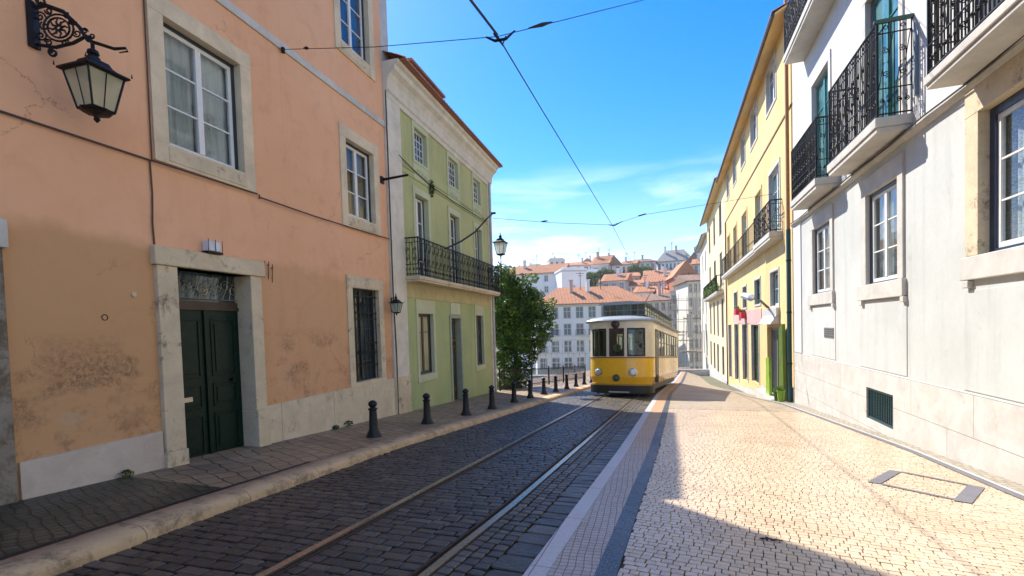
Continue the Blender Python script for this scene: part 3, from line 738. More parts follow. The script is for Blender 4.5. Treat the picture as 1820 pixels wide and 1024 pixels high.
L2 = MB(); leafpanels(L2, mid, u1); door_r = L2.build('door_leaf', DOORG, pb, bevel=.006)
m = MB(); m.box(mid-.03, mid+.03, -.24, -.205, z0, DZ, FL); m.build('door_moulding', DOORG, door_l, bevel=.008)
m = MB(); m.box(u0+.19, u0+.37, -.222, -.205, .60, .67, FL); m.box(u0+.21, u0+.35, -.205, -.20, .625, .645, FL); m.build('letter_slot', m_simple('brass_plate', (.55, .5, .42), .3, .8), door_l)
m = MB(); m.tube([FL(mid+.47, -.24, .86), FL(mid+.47, -.18, .86)], .03, 10); m.build('door_knob', IRON, door_r)
m = MB(); m.box(u0+.006, u1-.006, -.31, -.21, DZ, DZ+.05, FL); m.box(u0+.006, u1-.006, -.31, -.235, DZ+.05, DZ+.14, FL); m.build('transom_bar', m_simple('brown_wood', (.06, .035, .02), .5), pb)
m = MB(); m.quad(FL(u0, -.29, DZ+.14), FL(u1, -.29, DZ+.14), FL(u1, -.29, 2.62), FL(u0, -.29, 2.62)); tr = m.build('transom_glass', DGLASS, pb)
m = MB()
zc = 2.40
for i in range(9):
    cu = u0+.10+i*.143; s_ = 1 if i % 2 else -1
    m.tube(spiral(FL, -.24, cu, zc+.03*s_, .10, .03, i, 1.3*s_), .0065, 4); m.tube([FL(cu-.07, -.24, 2.2), FL(cu+.03*s_, -.24, 2.4), FL(cu+.06, -.24, 2.6)], .006, 4)
m.tube(spiral(FL, -.235, mid, 2.34, .075, .075, 0, 1, 16), .010, 5); m.tube(spiral(FL, -.235, mid, 2.34, .035, .035, 0, 1, 12), .010, 5)
m.tube([FL(u0, -.24, 2.2), FL(u1, -.24, 2.2)], .008, 4)
m.build('transom_scrollwork', m_simple('pale_gilded_iron', (.42, .38, .26), .4, .5), tr)
m = MB()   # stone frame of the door
m.box(u0-.30, u0+.004, -.3, .07, -.02, 2.62, FL); m.box(u0-.32, u0+.008, -.3, .10, -1.2, -.02, FL)
m.box(u1-.004, u1+.24, -.3, .07, .30, 2.62, FL); m.box(u1-.008, u1+.26, -.3, .10, -1.2, .30, FL)
m.box(u0-.34, u1+.30, -.3, .10, 2.62, 2.88, FL)
m.build('door_surround', STONE_D, pb, bevel=.012)
m = MB(); m.box(u0, u1, -.32, .25, -1.2, -.36, FL); m.build('doorstep', STONE_D, pb, bevel=.015)

# white bulkhead lamp above door
t = thing('wall_lamp', 'small white square lamp on top of the green door lintel', 'lamp', FL(5.68, .0, 2.9))
m = MB(); c = (5.66, .10)
m.box(5.56, 5.80, .0, .13, 2.92, 3.08, FL); m.build('lamp_shade', m_simple('opal_glass', (.72, .74, .78), .2), t, bevel=.02)
m = MB()
for uu in (5.555, 5.68, 5.805): m.tube([FL(uu, .14, 2.9), FL(uu, .14, 3.1)], .006, 4)
m.box(5.545, 5.815, .0, .14, 2.885, 2.915, FL)
m.build('lamp_frame', IRON, t)

# cable across the facade
m = MB()
pts = [(-4, 4.03), (3.2, 4.05), (4.8, 4.055)]
def cab(m, pts, o, r): m.tube([FL(u, o, z) for u, z in pts], r, 6)
cab(m, [(-4, 4.04), (-2, 4.02), (0, 4.05), (2, 4.035), (3.2, 4.05), (4.82, 4.055)], .03, .014); cab(m, [(4.82, 4.052), (6.68, 4.075)], .052, .014); cab(m, [(6.72, 4.075), (6.72, 4.0)], .05, .014)
cab(m, [(6.72, 4.03), (8.2, 4.01), (9.2, 4.02), (11.2, 4.05)], .052, .013)
cab(m, [(4.80, 4.05), (4.81, 3.6), (4.79, 3.2), (4.80, 2.9)], .02, .012)
cab(m, [(4.84, 6.6), (4.83, 4.05)], .02, .010)
tag(m.build('facade_cable', m_simple('brown_cable', (.10, .055, .035), .6)), 'brown cable clipped along the salmon facade, dropping to the door corner', 'cable')

# round plaster patches (small vents)
m = MB(); m.lathe([(0.001, 0), (.055, 0), (.055, .004), (.001, .004)], n=16)
for uu, zz in ((4.12, 1.88), ): 
    v = MB(); v.tube(spiral(FL, .004, uu, zz, .035, .035, 0, 1, 16), .005, 5); tag(v.build('wall_ring', IRON), 'small round iron ring set in the ochre lower wall', 'ring')
v = MB(); v.tube([FL(4.49, -.01, 2.19), FL(4.49, .02, 2.19)], .032, 12); tag(v.build('wall_plug', STONE_D), 'small round plug in the salmon wall left of the door', 'plug')
# scratch-like iron stubs right of the lintel
v = MB()
for i, (uu, zz, h) in enumerate(((6.78, 2.62, .30), (6.88, 2.60, .32), (6.97, 2.55, .33))): v.tube([FL(uu, .02, zz), FL(uu+.01, .03, zz+h)], .008, 4); v.tube([FL(uu, .0, zz+h*.8), FL(uu, .045, zz+h*.8)], .008, 4)
tag(v.build('iron_clamp', IRON), 'rusty iron clamps on the salmon wall right of the door lintel', 'clamp')

# ------------------------------------------------ big scroll-bracket lantern on the pink wall
def lantern(t, c, s, glass, tophook=False, world=True):
    """square tapering street lantern; c = centre of top ring, s = scale (1 = about 0.9 m tall)"""
    c = Vector(c)
    def P(r, z): return [c+Vector((r*math.cos(a), r*math.sin(a), z))*s for a in (PI/4+_a, 3*PI/4+_a, 5*PI/4+_a, 7*PI/4+_a)]
    m = MB()
    m.lathe([(.035*s, 0), (.06*s, -.02*s), (.07*s, -.06*s), (.045*s, -.08*s), (.075*s, -.11*s), (.075*s, -.14*s), (.03*s, -.16*s)], c, 12)
    prof = [(.12, -.15), (.16, -.16), (.20, -.22), (.30, -.285), (.38, -.30), (.385, -.325), (.33, -.335)]
    rings = [P(r, z) for r, z in prof]; vs = [p for r in rings for p in r]
    m.add(vs, [(i*4+k, i*4+(k+1) % 4, (i+1)*4+(k+1) % 4, (i+1)*4+k) for i in range(len(prof)-1) for k in range(4)]+[(0, 1, 2, 3), (24, 25, 26, 27)])
    for p in P(.40, -.29): m.tube([p, p+Vector((0, 0, .05*s))], [.012*s, .004*s], 5)
    cap = m.build('lantern_cap', IRON, t, world=world)
    m = MB(); a, b = P(.315, -.335), P(.195, -.80)
    for k in range(4): m.tube([a[k], b[k]], .014*s, 5); m.tube([b[k], b[(k+1) % 4]], .016*s, 5); m.tube([a[k], a[(k+1) % 4]], .012*s, 5)
    for k in range(4):
        q0, q1 = (a[k]+a[(k+1) % 4])/2, (b[k]+b[(k+1) % 4])/2; m.tube([q0, q1], .008*s, 4)
    m.lathe([(.19*s, -.80*s), (.15*s, -.84*s), (.04*s, -.86*s), (.03*s, -.90*s), (.04*s, -.92*s), (.008*s, -.96*s)], c, 8)
    m.build('lantern_frame', IRON, t, world=world)
    m = MB(); a, b = P(.305, -.34), P(.188, -.79)
    for k in range(4): m.quad(a[k], a[(k+1) % 4], b[(k+1) % 4], b[k])
    m.build('lantern_glass', glass, t, world=world)
LGLASS = m_frost('lantern_glass', (.72, .70, .50))
lc = FL(4.08, .62, 5.0)
t = thing('bracket_lantern', 'large black wrought iron lantern on scroll bracket high on the salmon wall', 'street lamp', FL(3.6, 0, 4.9))
# place so that the photo's outline is met: bracket plate at u 3.55, arm reaches out and away from the wall
A0 = FL(3.55, .03, 5.1)
tip = on_plane(165, 88, FL(4.05, .55, 0), _LN)
lantern(t, tip+Vector((0, 0, .0)), .86, LGLASS)
Ld = (Vector((tip.x, tip.y, 0))-Vector((A0.x, A0.y, 0))); Ll = Ld.length; Ld.normalize()
def FB(s, o, z): return Vector((A0.x, A0.y, 0))+Ld*s+Vector((0, 0, z))+Ld.cross(Vector((0, 0, 1)))*o
m = MB(); m.box(-.04, .02, -.05, .05, tip.z-.02, tip.z+.48, FB); m.build('wall_plate', IRON, t)
m = MB(); zt = tip.z
m.tube([FB(.0, 0, zt+.42), FB(.12, 0, zt+.46), FB(.3, 0, zt+.40), FB(.45, 0, zt+.24), FB(Ll-.05, 0, zt+.10), FB(Ll+.22, 0, zt+.02), FB(Ll+.34, 0, zt+.035), FB(Ll+.36, 0, zt+.0), FB(Ll+.27, 0, zt-.02)], [.02, .024, .024, .022, .02, .018, .014, .01, .006], 6)
m.tube([FB(.0, 0, zt+.02), FB(.2, 0, zt+.0), FB(.38, 0, zt+.06), FB(.52, 0, zt+.15), FB(Ll, 0, zt+.09)], .018, 6)
m.tube([FB(Ll, 0, zt+.09), FB(Ll, 0, zt-.02)], .022, 6)
m.tube(spiral(FB, 0, .07, zt+.50, .055, .02, -PI/2, 1.2), .014, 5); m.tube(spiral(FB, 0, .17, zt-.06, .05, .015, PI/2, 1.3), .014, 5)
for rr, aa, tt in ((.15, 0, 1), (.11, .5, 1)): m.tube(spiral(FB, 0, .24, zt+.22, rr, rr, aa, tt, 18), .011, 5)
for k in range(8):
    an = k*PI/4; m.tube([FB(.24+.02*math.cos(an), 0, zt+.22+.02*math.sin(an)), FB(.24+.065*math.cos(an+.35), .0, zt+.22+.065*math.sin(an+.35)), FB(.24+.115*math.cos(an), 0, zt+.22+.115*math.sin(an))], [.016, .012, .006], 4)
for (cu, cz, r0, a0, tn) in ((.06, .33, .06, 0, 1.4), (.06, .12, .06, 1, -1.4), (.42, .17, .05, 2, 1.4), (.38, .30, .045, 0, -1.4), (.5, .2, .035, 0, 1.3), (.30, .05, .045, 0, 1.3), (.10, .23, .05, 2, 1.3), (.33, .36, .035, 1, 1.3), (.13, .05, .04, 3, -1.3), (.15, .40, .04, 3, 1.3), (.57, .15, .03, 3, 1.3)):
    m.tube(spiral(FB, 0, cu, zt+cz, r0, .012, a0, tn, 12), .010, 4)
m.build('scroll_bracket', IRON, t)
v = MB(); v.tube([FB(.05, 0, zt+.47), FL(3.53, .03, 6.5), FL(3.53, .03, 8)], .016, 5); v.build('conduit', IRON, t)

# dark arm bracket near the corner
t = thing('iron_bracket', 'black iron arm sticking out from the salmon wall corner under the upper window', 'bracket', FL(11.0, 0, 5.55))
m = MB(); m.box(10.93, 11.07, .0, .04, 5.46, 5.64, FL); m.build('mounting_plate', IRON, t)
m = MB(); m.tube([FL(11.0, .02, 5.56), FL(11.05, .75, 5.62)], [.035, .028], 6); m.build('arm', IRON, t)

# small lantern on pilaster
t = thing('wall_lantern', 'small green glass lantern on bracket against the white pilaster', 'lamp', FL(11.3, 0, 2.15))
lc = on_plane(704, 534, FL(11.4, .3, 0), _LN)
lantern(t, lc+Vector((0, 0, .10)), .52, m_frost('green_lantern_glass', (.60, .70, .58)))
m = MB(); m.tube([FL(11.22, .01, lc.z+.05), lc+Vector((0, 0, .1))], .012, 5); m.tube([FL(11.22, .03, lc.z-.3), FL(11.22, .03, lc.z+.1)], .014, 5); m.tube([lc+Vector((0, 0, .1)), lc+Vector((0, 0, .2))], [.02, .003], 6); m.build('bracket', IRON, t)

# ================================================================== GREEN BUILDING
gb = thing('green_building', 'sage green building with white cornice, terracotta roof and long iron balcony', 'building', FL(16, 0, street(16)))
G0, G1 = 11.25, 20.2
gw = [(12.95, 13.80, 6.72, 7.70), (15.55, 16.45, 6.72, 7.70), (18.10, 18.95, 6.72, 7.70)]        # attic windows
gd = [(12.85, 13.75, 3.12, 5.70), (15.50, 16.40, 3.12, 5.70), (18.10, 18.95, 3.12, 5.70)]        # balcony doors
gg = [(12.80, 13.85, .22, 2.10), (17.90, 18.82, .08, 2.12)]; gdoor = (15.32, 16.18, -1.2, 1.98)
mb = MB(); wall_sheet(mb, FL, G0, G1, 3.0, 8.0, gw+gd, .3); mb.build('upper_wall', GREEN, gb)
mb = MB(); wall_sheet(mb, FL, G0, G1, -2.6, 3.0, gg+[gdoor], .3); volume(mb, FL, G0, G1, -2.6, 8.5, 8.6)
mb.build('lower_wall', GREEN_LOW, gb)
for a, b, nm in ((11.235, 12.07, 1), (19.85, 20.22, 2)):
    m = MB(); m.box(a, b, -.05, .05, -2.4, 8.0, FL)
    m.build('pilaster', PILAST, gb, bevel=.008)
m = MB(); m.box(11.235, 12.07, .05, .075, -1.5, .33, FL); m.build('pilaster_base', STONE_D, gb, bevel=.008)
# cornice
m = MB(); prof = [(-.3, 7.86), (.06, 7.86), (.07, 7.98), (.12, 8.02), (.13, 8.16), (.16, 8.30), (.24, 8.42), (.36, 8.50), (.38, 8.62), (.46, 8.66), (.47, 8.74), (-.3, 8.74)]
profile_run(m, FL, 11.24, 20.3, prof); m.build('cornice', m_stone('cornice_plaster', (.70, .66, .56), grime=.35, thr=.62), gb)
m = MB(); tile_eave(m, FL, 11.3, 20.5, .62, 8.78, 5.2, 2.1, per=.2, amp=.06, rows=20)
m.quad(FL(11.3, .6, 8.76), FL(20.5, .6, 8.76), FL(20.5, -.2, 8.74+.02), FL(11.3, -.2, 8.76))
m.build('roof', TILE, gb)
# dormer
m = MB(); m.box(13.6, 15.9, -2.2, -.35, 8.9, 9.95, FL); dm = m.build('dormer', TILE_R, gb)
m = MB(); m.box(13.45, 16.05, -2.3, -.2, 9.95, 10.03, FL); m.box(13.55, 15.9, -2.25, -.28, 10.03, 10.10, FL); m.build('dormer_roof', TILE, dm)
# string courses
m = MB(); m.box(12.07, 19.85, -.02, .03, 6.30, 6.36, FL); m.box(12.07, 19.85, -.02, .025, 6.12, 6.15, FL); m.build('string_course', m_plaster('green_trim', (.38, .44, .2), grime=.3), gb)
m = MB(); cab(m, [(11.9, 6.5), (12.6, 6.38), (14, 6.20), (16, 6.17), (18, 6.19), (19.6, 6.2)], .05, .014); m.build('cable', IRON, gb)
GTRIM = m_plaster('pale_green_trim', (.54, .57, .36), grime=.35, streak=.3)
for w in gw:
    cs = casement(gb, FL, *w, leafs=1, rows=4, cols=4, depth=.10, glass=DGLASS, back=None, dark=.0, fw=.045, mat=FRAME_W, mw=.02)
    surround(cs, FL, *w, w=.13, mat=GTRIM, top=.16, bottom=.08, proud=.035)
    m = MB(); m.box(w[0]-.13, w[1]+.13, -.02, .02, w[2]-.56, w[2]-.08, FL)
    for k in range(4):
        cu = w[0]+.12+k*.2; m.tube(spiral(FL, .024, cu, w[2]-.32, .09, .03, k, 1.3), .012, 4)
    m.build('apron_panel', GTRIM, cs)
for i, w in enumerate(gd):
    cs = casement(gb, FL, *w, leafs=2, rows=3, cols=1, depth=.16, glass=DGLASS, back=None, dark=.03, fw=.07, mat=m_cream if False else FRAME_W, rowz=[.22, .72])
    surround(cs, FL, *w, w=.13, mat=GTRIM, top=.20, bottom=0, foot=False, proud=.04)
for i, w in enumerate(gg):
    cs = casement(gb, FL, *w, leafs=2, rows=2, cols=1, depth=.12, glass=m_darkglass('boarded_pane', (.36, .33, .2), .3, .4, (.5, .46, .3)) if i == 0 else DGLASS, back=None, dark=.04, fw=.06, mat=m_simple('brown_frame', (.10, .08, .05), .6), rowz=[.72])
    surround(cs, FL, *w, w=.14, mat=m_plaster('pale_surround', (.55, .57, .38), grime=.3), top=.42, bottom=.22, proud=.03)
# ground door
m = MB(); a, b = gdoor[:2]
m.box(a+.01, b-.01, -.24, -.18, -1.1, 1.95, FL); dl = m.build('door', m_simple('dark_brown_door', (.05, .028, .014), .4, dirt=.2), gb)
m = MB(); m.quad(FL(a+.1, -.175, 1.25), FL(b-.1, -.175, 1.25), FL(b-.1, -.175, 1.85), FL(a+.1, -.175, 1.85)); m.quad(FL(a+.2, -.175, -.5), FL(b-.15, -.175, -.5), FL(b-.15, -.175, .9), FL(a+.2, -.175, .9)); m.build('door_glass', DGLASS, dl)
m = MB()
for za, zb in ((1.15, 1.22), (1.86, 1.93), (.92, 1.0), (-.62, -.55)): m.box(a+.05, b-.05, -.18, -.155, za, zb, FL)
m.box(a+.05, a+.11, -.18, -.158, -1.0, 1.93, FL); m.box(b-.11, b-.05, -.18, -.158, -1.0, 1.93, FL); m.build('door_frame', m_simple('worn_wood', (.13, .08, .045), .5), dl)
surround(gb, FL, a, b, -1.15, 1.98, w=.13, mat=m_stone('grey_green_stone', (.36, .40, .30), grime=.4), top=.1, bottom=0, foot=False, proud=.04, name='door_surround')
m = MB(); m.box(a-.02, b+.02, -.02, .03, 2.12, 2.52, FL); m.build('lintel_panel', m_plaster('pale_panel', (.6, .62, .45)), gb)
m = MB(); m.box(a-.15, b+.15, .0, .25, -1.35, -1.02, FL); m.build('doorstep', STONE_D, gb)
# faded stone band under the balcony
m = MB(); m.box(12.07, 19.85, -.02, .022, 2.55, 2.98, FL); m.build('frieze', m_stone('faded_frieze', (.56, .48, .26), grime=.4, block=('y', 1.1, 2.0, 0)), gb)
balcony(gb, FL, 12.02, 19.85, 2.98, 3.14, .50, 1.08, STONE_D, dense=.095, r=.009)
# downpipe at the far corner
m = MB(); m.tube([FL(20.0, .11, 8.0), FL(20.0, .11, 3.4), FL(20.05, .10, 3.2), FL(20.05, .10, -1.3)], .05, 8); 
for z in (6.5, 4.6, 3.2, 1.5): m.lathe([(.062, 0), (.062, .05)], FL(20.03, .105, z), 8)
m.build('downpipe', m_simple('painted_pipe', (.55, .54, .52), .5), gb)
m = MB(); m.tube([FL(11.26, .07, 8.0), FL(11.26, .07, 2.6), FL(11.30, .08, .9), FL(11.27, .08, -.9)], .016, 6); m.build('cable', m_simple('grey_cable', (.05, .04, .035), .6), gb)
# bent flagpole bracket at balcony
t = thing('flagpole_bracket', 'bent black pole bracket rising from the green building balcony', 'bracket', FL(17, .4, 4.2))
m = MB(); p0 = on_plane(792, 442, FL(17, .45, 0), _LN); p1 = on_plane(866, 388, FL(17, 1.1, 0), _LN); p2 = on_plane(845, 412, FL(17, .9, 0), _LN); p3 = on_plane(877, 379, FL(17, 1.1, 0), _LN)
m.tube([p0, p0.lerp(p2, .5)+Vector((0, 0, -.05)), p2, p1, p3], [.028, .03, .03, .026, .022], 6); m.build('pole', IRON, t)
m = MB(); m.box(-.08, .08, -.05, .05, -.03, .03, lambda x, y, z: p3+Vector((x, y, z))); m.build('clamp', IRON, t)
# pot of weeds on the balcony and trailing plant at the string course
def leaf_cloud(mb, c, r, n, s, flat=1.0, seed=None):
    rnd = random.Random(seed)
    for _ in range(n):
        while True:
            q = Vector((rnd.uniform(-1, 1), rnd.uniform(-1, 1), rnd.uniform(-1, 1)))
            if .15 < q.length < 1: break
        q = q*(rnd.random()**.25/max(q.length, .3))*1.0
        p = Vector(c)+Vector((q.x*r[0], q.y*r[1], q.z*r[2]))
        a = Vector((rnd.gauss(0, 1), rnd.gauss(0, 1), rnd.gauss(0, .6))).normalized(); b = a.orthogonal().normalized()
        b = Matrix.Rotation(rnd.uniform(0, 6.3), 3, a) @ b; ss = s*rnd.uniform(.6, 1.3)
        mb.add([p-a*ss, p+b*ss*.45, p+a*ss, p-b*ss*.45], [(0, 1, 2, 3)])
LEAF = m_leaf('dark_green_leaf', (.035, .095, .012), (.16, .25, .03)); LEAF2 = m_leaf('olive_leaf', (.05, .09, .02), (.12, .17, .04)); LEAF3 = m_leaf('bright_leaf', (.07, .17, .02), (.16, .28, .04))
m = MB(); leaf_cloud(m, FL(13.95, .08, 6.12), (.1, .08, .28), 120, .05, seed=3); tag(m.build('trailing_plant', LEAF2), 'small weed growing from the string course of the green building', 'plant')

# ================================================================== street lamp behind the tree, fence, tree
lp = on_y(889, 418, 23.2)
t = thing('street_lamp', 'black post lantern rising above the tree at the green building corner', 'street lamp', (lp.x, lp.y, street(23.2)+.1))
lantern(t, lp, 1.22, m_frost('clear_lantern_glass', (.80, .78, .72)))
m = MB(); m.tube([lp+Vector((0, 0, -.02)), lp+Vector((0, 0, .14))], [.03, .02], 6); m.build('finial', IRON, t)
m = MB(); b0 = Vector((lp.x, lp.y, street(23.2)+.05)); m.tube([b0, b0+Vector((0, 0, .5)), b0+Vector((0, 0, .55)), lp+Vector((0, 0, -1.15))], [.09, .08, .045, .028], 10); m.build('post', IRON, t)

def tree(name, label, base, trunk_h, clumps, leafmat, n, s, group=None, seed=1):
    t = thing(name, label, 'tree', base, group); rnd = random.Random(seed); base = Vector(base)
    m = MB(); m.tube([base+Vector((0, 0, -.3)), base+Vector((.05, 0, trunk_h*.5)), base+Vector((0, .05, trunk_h))], [.2, .15, .12], 8)
    for c, r in clumps[:10]:
        c = Vector(c); m.tube([base+Vector((0, 0, trunk_h*.8)), (base+Vector((0, 0, trunk_h)) + c)/2+Vector((0, 0, .1)), c], [.09, .06, .015], 6)
    m.build('trunk', m_simple('bark', (.06, .042, .028), .9, 0, .3, 10, .6), t)
    m = MB()
    tot = sum(r[0]*r[1]*r[2] for c, r in clumps)**1.0
    for i, (c, r) in enumerate(clumps): leaf_cloud(m, c, r, int(n*(r[0]*r[1]*r[2])/tot), s, seed=seed*100+i)
    m.build('crown', leafmat, t); return t
rnd = random.Random(5); cl = []
def P25(px, py, y): return on_y(px, py, y)
for (px, py, y, r) in [(900, 520, 24.2, 1.1), (925, 515, 24.8, .9), (905, 560, 23.6, 1.2), (935, 555, 24.3, 1.1), (955, 545, 25.0, .8), (962, 575, 24.8, .75), (945, 600, 24, .9), (915, 605, 23.4, 1.1), (935, 635, 23.8, .8), (900, 640, 23.4, .9), (895, 500, 24.5, .9), (888, 590, 24.8, 1.3), (965, 600, 24.8, .5), (920, 660, 23.6, .6), (880, 540, 25.2, 1.4), (945, 525, 25, .6), (972, 560, 25, .45), (905, 668, 23.2, .65), (928, 672, 23.4, .5), (890, 675, 23.0, .6), (905, 488, 24.4, .5), (890, 484, 24.6, .5), (940, 655, 23.8, .35), (975, 585, 24.9, .3), (952, 620, 24.1, .5)]:
    c = P25(px, py, y); cl.append((c, (r*.78, r*.78, r*.7)))
    for _ in range(5):
        d = Vector((rnd.gauss(0, 1), rnd.gauss(0, 1), rnd.gauss(0, 1))).normalized()*r*rnd.uniform(.75, 1.1); q = r*rnd.uniform(.18, .42); cl.append((c+d, (q, q, q*.8)))
tb = Vector((-7.9, 24.4, street(24.4)+.1))
tree('street_tree', 'bushy dark green tree between the green building and the bollards', tb, 2.2, cl, LEAF, 26000, .09, seed=4)

# iron fence under tree
t = thing('iron_fence', 'low black iron fence under the tree beside the pavement', 'fence', (-7.0, 22, street(22)))
m = MB()
pts = [Vector((-7.45, 20.6, 0)), Vector((-6.9, 24, 0)), Vector((-6.3, 29, 0)), Vector((-5.7, 33.5, 0))]
for p in pts: p.z = street(p.y)+.1
for a, b in zip(pts, pts[1:]):
    m.tube([a+Vector((0, 0, .95)), b+Vector((0, 0, .95))], .025, 5); m.tube([a+Vector((0, 0, .18)), b+Vector((0, 0, .18))], .02, 5)
    k = int((b-a).length/.12)
    for i in range(k): p = a.lerp(b, i/k); m.tube([p+Vector((0, 0, .05)), p+Vector((0, 0, .95))], .011, 4, cap=False)
m.build('bars', IRON, t)
m = MB()
for a, b in zip(pts, pts[1:]):
    k = max(1, int((b-a).length/2))
    for i in range(k+1): p = a.lerp(b, i/k); m.tube([p+Vector((0, 0, -.1)), p+Vector((0, 0, 1.08))], .035, 6)
m.build('posts', IRON, t)
m = MB()
for (px, py, y, r) in ((893, 685, 21.8, .45), (905, 690, 22.4, .4), (925, 692, 24.5, .45), (915, 688, 23.4, .4)): leaf_cloud(m, on_y(px, py, y), (r, r, r*.7), 260, .08, seed=int(px))
tag(m.build('hedge', LEAF), 'low dark hedge behind the black iron fence', 'hedge')

for k, (u, zz, r_, lb) in enumerate(((9.0, street(9.0)+.16, .07, 'small weed tuft in the crack under the pale plinth before the barred window'), (8.55, street(8.55)+.15, .045, 'tiny weed at the plinth foot a step nearer than the bigger tuft'), (4.2, street(4.2)+.14, .06, 'weed sprouting below the pale plinth left of the green door'))):
    m = MB(); leaf_cloud(m, FL(u, .07, zz), (r_*1.6, r_*1.6, r_), 90, .03, seed=90+k); tag(m.build('weed', LEAF2), lb, 'weed', 'weeds at the foot of the salmon wall')
# ================================================================== bollards
bol = [(-5.54, 7.97), (-5.45, 9.97), (-5.25, 11.77), (-5.15, 13.48), (-5.15, 15.64), (-5.10, 17.47), (-5.07, 19.42), (-4.97, 21.2), (-4.88, 23.2), (-4.80, 25.2), (-4.72, 27.3), (-4.62, 29.4), (-4.50, 31.6)]
words = ['nearest the camera, in front of the barred window', 'second from the camera', 'third from the camera, before the brown door', 'fourth from the camera, at the green building corner', 'fifth from the camera', 'sixth from the camera', 'seventh from the camera', 'eighth from the camera', 'ninth from the camera', 'tenth from the camera', 'eleventh from the camera', 'last but one before the tram', 'farthest one, beside the tram']
b0 = None
for (x, y), w in zip(bol, words):
    zz = street(y)+.085+.012*max(0, -x-5)
    lab = 'black cast iron bollard '+w
    if b0 is None:
        b0 = thing('bollard', lab, 'bollard', (x, y, zz), 'bollards along the left kerb')
        m = MB(); m.lathe([(.155, -.05), (.155, .03), (.135, .05), (.125, .09), (.10, .13), (.088, .18), (.074, .50), (.072, .53)], (0, 0, 0), 14); m.build('post', IRON_B, b0, smooth=True, world=False)
        m = MB(); m.lathe([(.072, .53), (.092, .54), (.092, .565), (.062, .575), (.05, .59), (.075, .61), (.088, .645), (.08, .68), (.05, .71), (.02, .722), (.001, .724)], (0, 0, 0), 14); m.build('knob', IRON_B, b0, smooth=True, world=False)
    else: copy_tree(b0, (x, y, zz), lab)

# ================================================================== OVERHEAD WIRES
WX = -2.25
WIRE = m_simple('wire', (.008, .008, .008), .6)
j1 = on_x(885, 65, WX); j2 = on_x(1088, 400, WX)
m = MB()
pts = [Vector((WX, -4, 5.55)), on_x(835, 0, WX), j1, on_x(960, 190, WX), j2, on_x(1120, 462, WX), Vector((-1.4, 40, 4.3)), Vector((0.2, 58, 2.6))]
m.tube(pts, .011, 6); m.tube([p+Vector((0, 0, .03)) for p in pts[1:3]], .008, 5)
tag(m.build('trolley_wire', WIRE), 'black trolley wire running along above the tram rails', 'wire')
a = FL(8.15, .08, 0); a = on_plane(503, 88, FL(8, .06, 0), _LN)
m = MB(); q8 = on_y(1128, 0, 8.6); b_ = j1 + (q8-j1)*((XR-j1.x)/(q8.x-j1.x))
m.tube([a, a.lerp(j1, .5)+Vector((0, 0, -.05)), j1], .006, 5); m.tube([j1, j1.lerp(b_, .3)+Vector((0, 0, -.04)), b_], .006, 5)
sw = tag(m.build('span_wire', WIRE), 'nearer thin span wire from the salmon wall across the street', 'wire', 'span wires')
t = thing('wire_anchor', 'black hook anchor on the pale belt course holding the span wire', 'anchor', a)
m = MB(); w_ = on_plane(499, 84, FL(8, .01, 0), _LN); m.tube([w_, a], .02, 6); m.tube([a+Vector((0, 0, -.06)), a+Vector((0, 0, .03))], .035, 8); m.build('hook', IRON, t)
m = MB(); q = a.lerp(j1, .14); m.tube([a.lerp(j1, .125), q, a.lerp(j1, .15)], [.012, .03, .012], 8); m.build('insulator', IRON, t)
t = thing('wire_hanger', 'black insulator hanger where the near span wire meets the trolley wire', 'hanger', j1)
m = MB(); m.tube([j1+Vector((-.18, 0, .03)), j1+Vector((-.05, 0, -.05)), j1+Vector((.12, 0, -.06)), j1+Vector((.25, .02, .04))], [.012, .02, .02, .012], 6)
m.tube([j1+Vector((-.02, -.1, -.01)), j1+Vector((0, .12, -.01))], .02, 6); m.tube([j1+Vector((.02, 0, -.05)), j1+Vector((.06, 0, -.14)), j1+Vector((.12, 0, -.02))], .012, 5); m.build('clamp', IRON, t)
m = MB(); q = j1.lerp(b_, .08); m.tube([j1.lerp(b_, .055), q, j1.lerp(b_, .10)], [.01, .032, .01], 8); m.build('insulator', IRON, t)
m = MB(); c = FL(19.5, .6, 5.1); c = on_plane(875, 388, FL(19.7, .3, 0), _LN); d = on_x(1250, 362, XR)
m.tube([c, c.lerp(j2, .5)+Vector((0, 0, -.05)), j2], .009, 5); d = on_x(1262, 352, XR-.05)
e_ = on_y(1143, 382, 21.5); m.tube([j2, e_, Vector((XR, 21.6, e_.z+.35))], [.008, .008, .008], 5)
tag(m.build('span_wire', WIRE), 'farther thin span wire crossing from the green building', 'wire', 'span wires')
t = thing('wire_hanger', 'small black hanger where the far span wire meets the trolley wire', 'hanger', j2)
m = MB(); m.tube([j2+Vector((-.15, 0, .02)), j2+Vector((.1, 0, -.03)), j2+Vector((.45, 0, .12))], [.02, .03, .015], 6); m.build('clamp', IRON, t)
m = MB(); q = c.lerp(j2, .44); m.tube([q-Vector((.14, 0, 0)), q, q+Vector((.14, 0, 0))], [.02, .035, .02], 6); m.build('insulator', IRON, t)
m = MB(); m.tube([e_-Vector((.2, 0, .03)), e_+Vector((.12, 0, .03))], .03, 6); m.build('insulator', IRON, t)
exec_parts = True

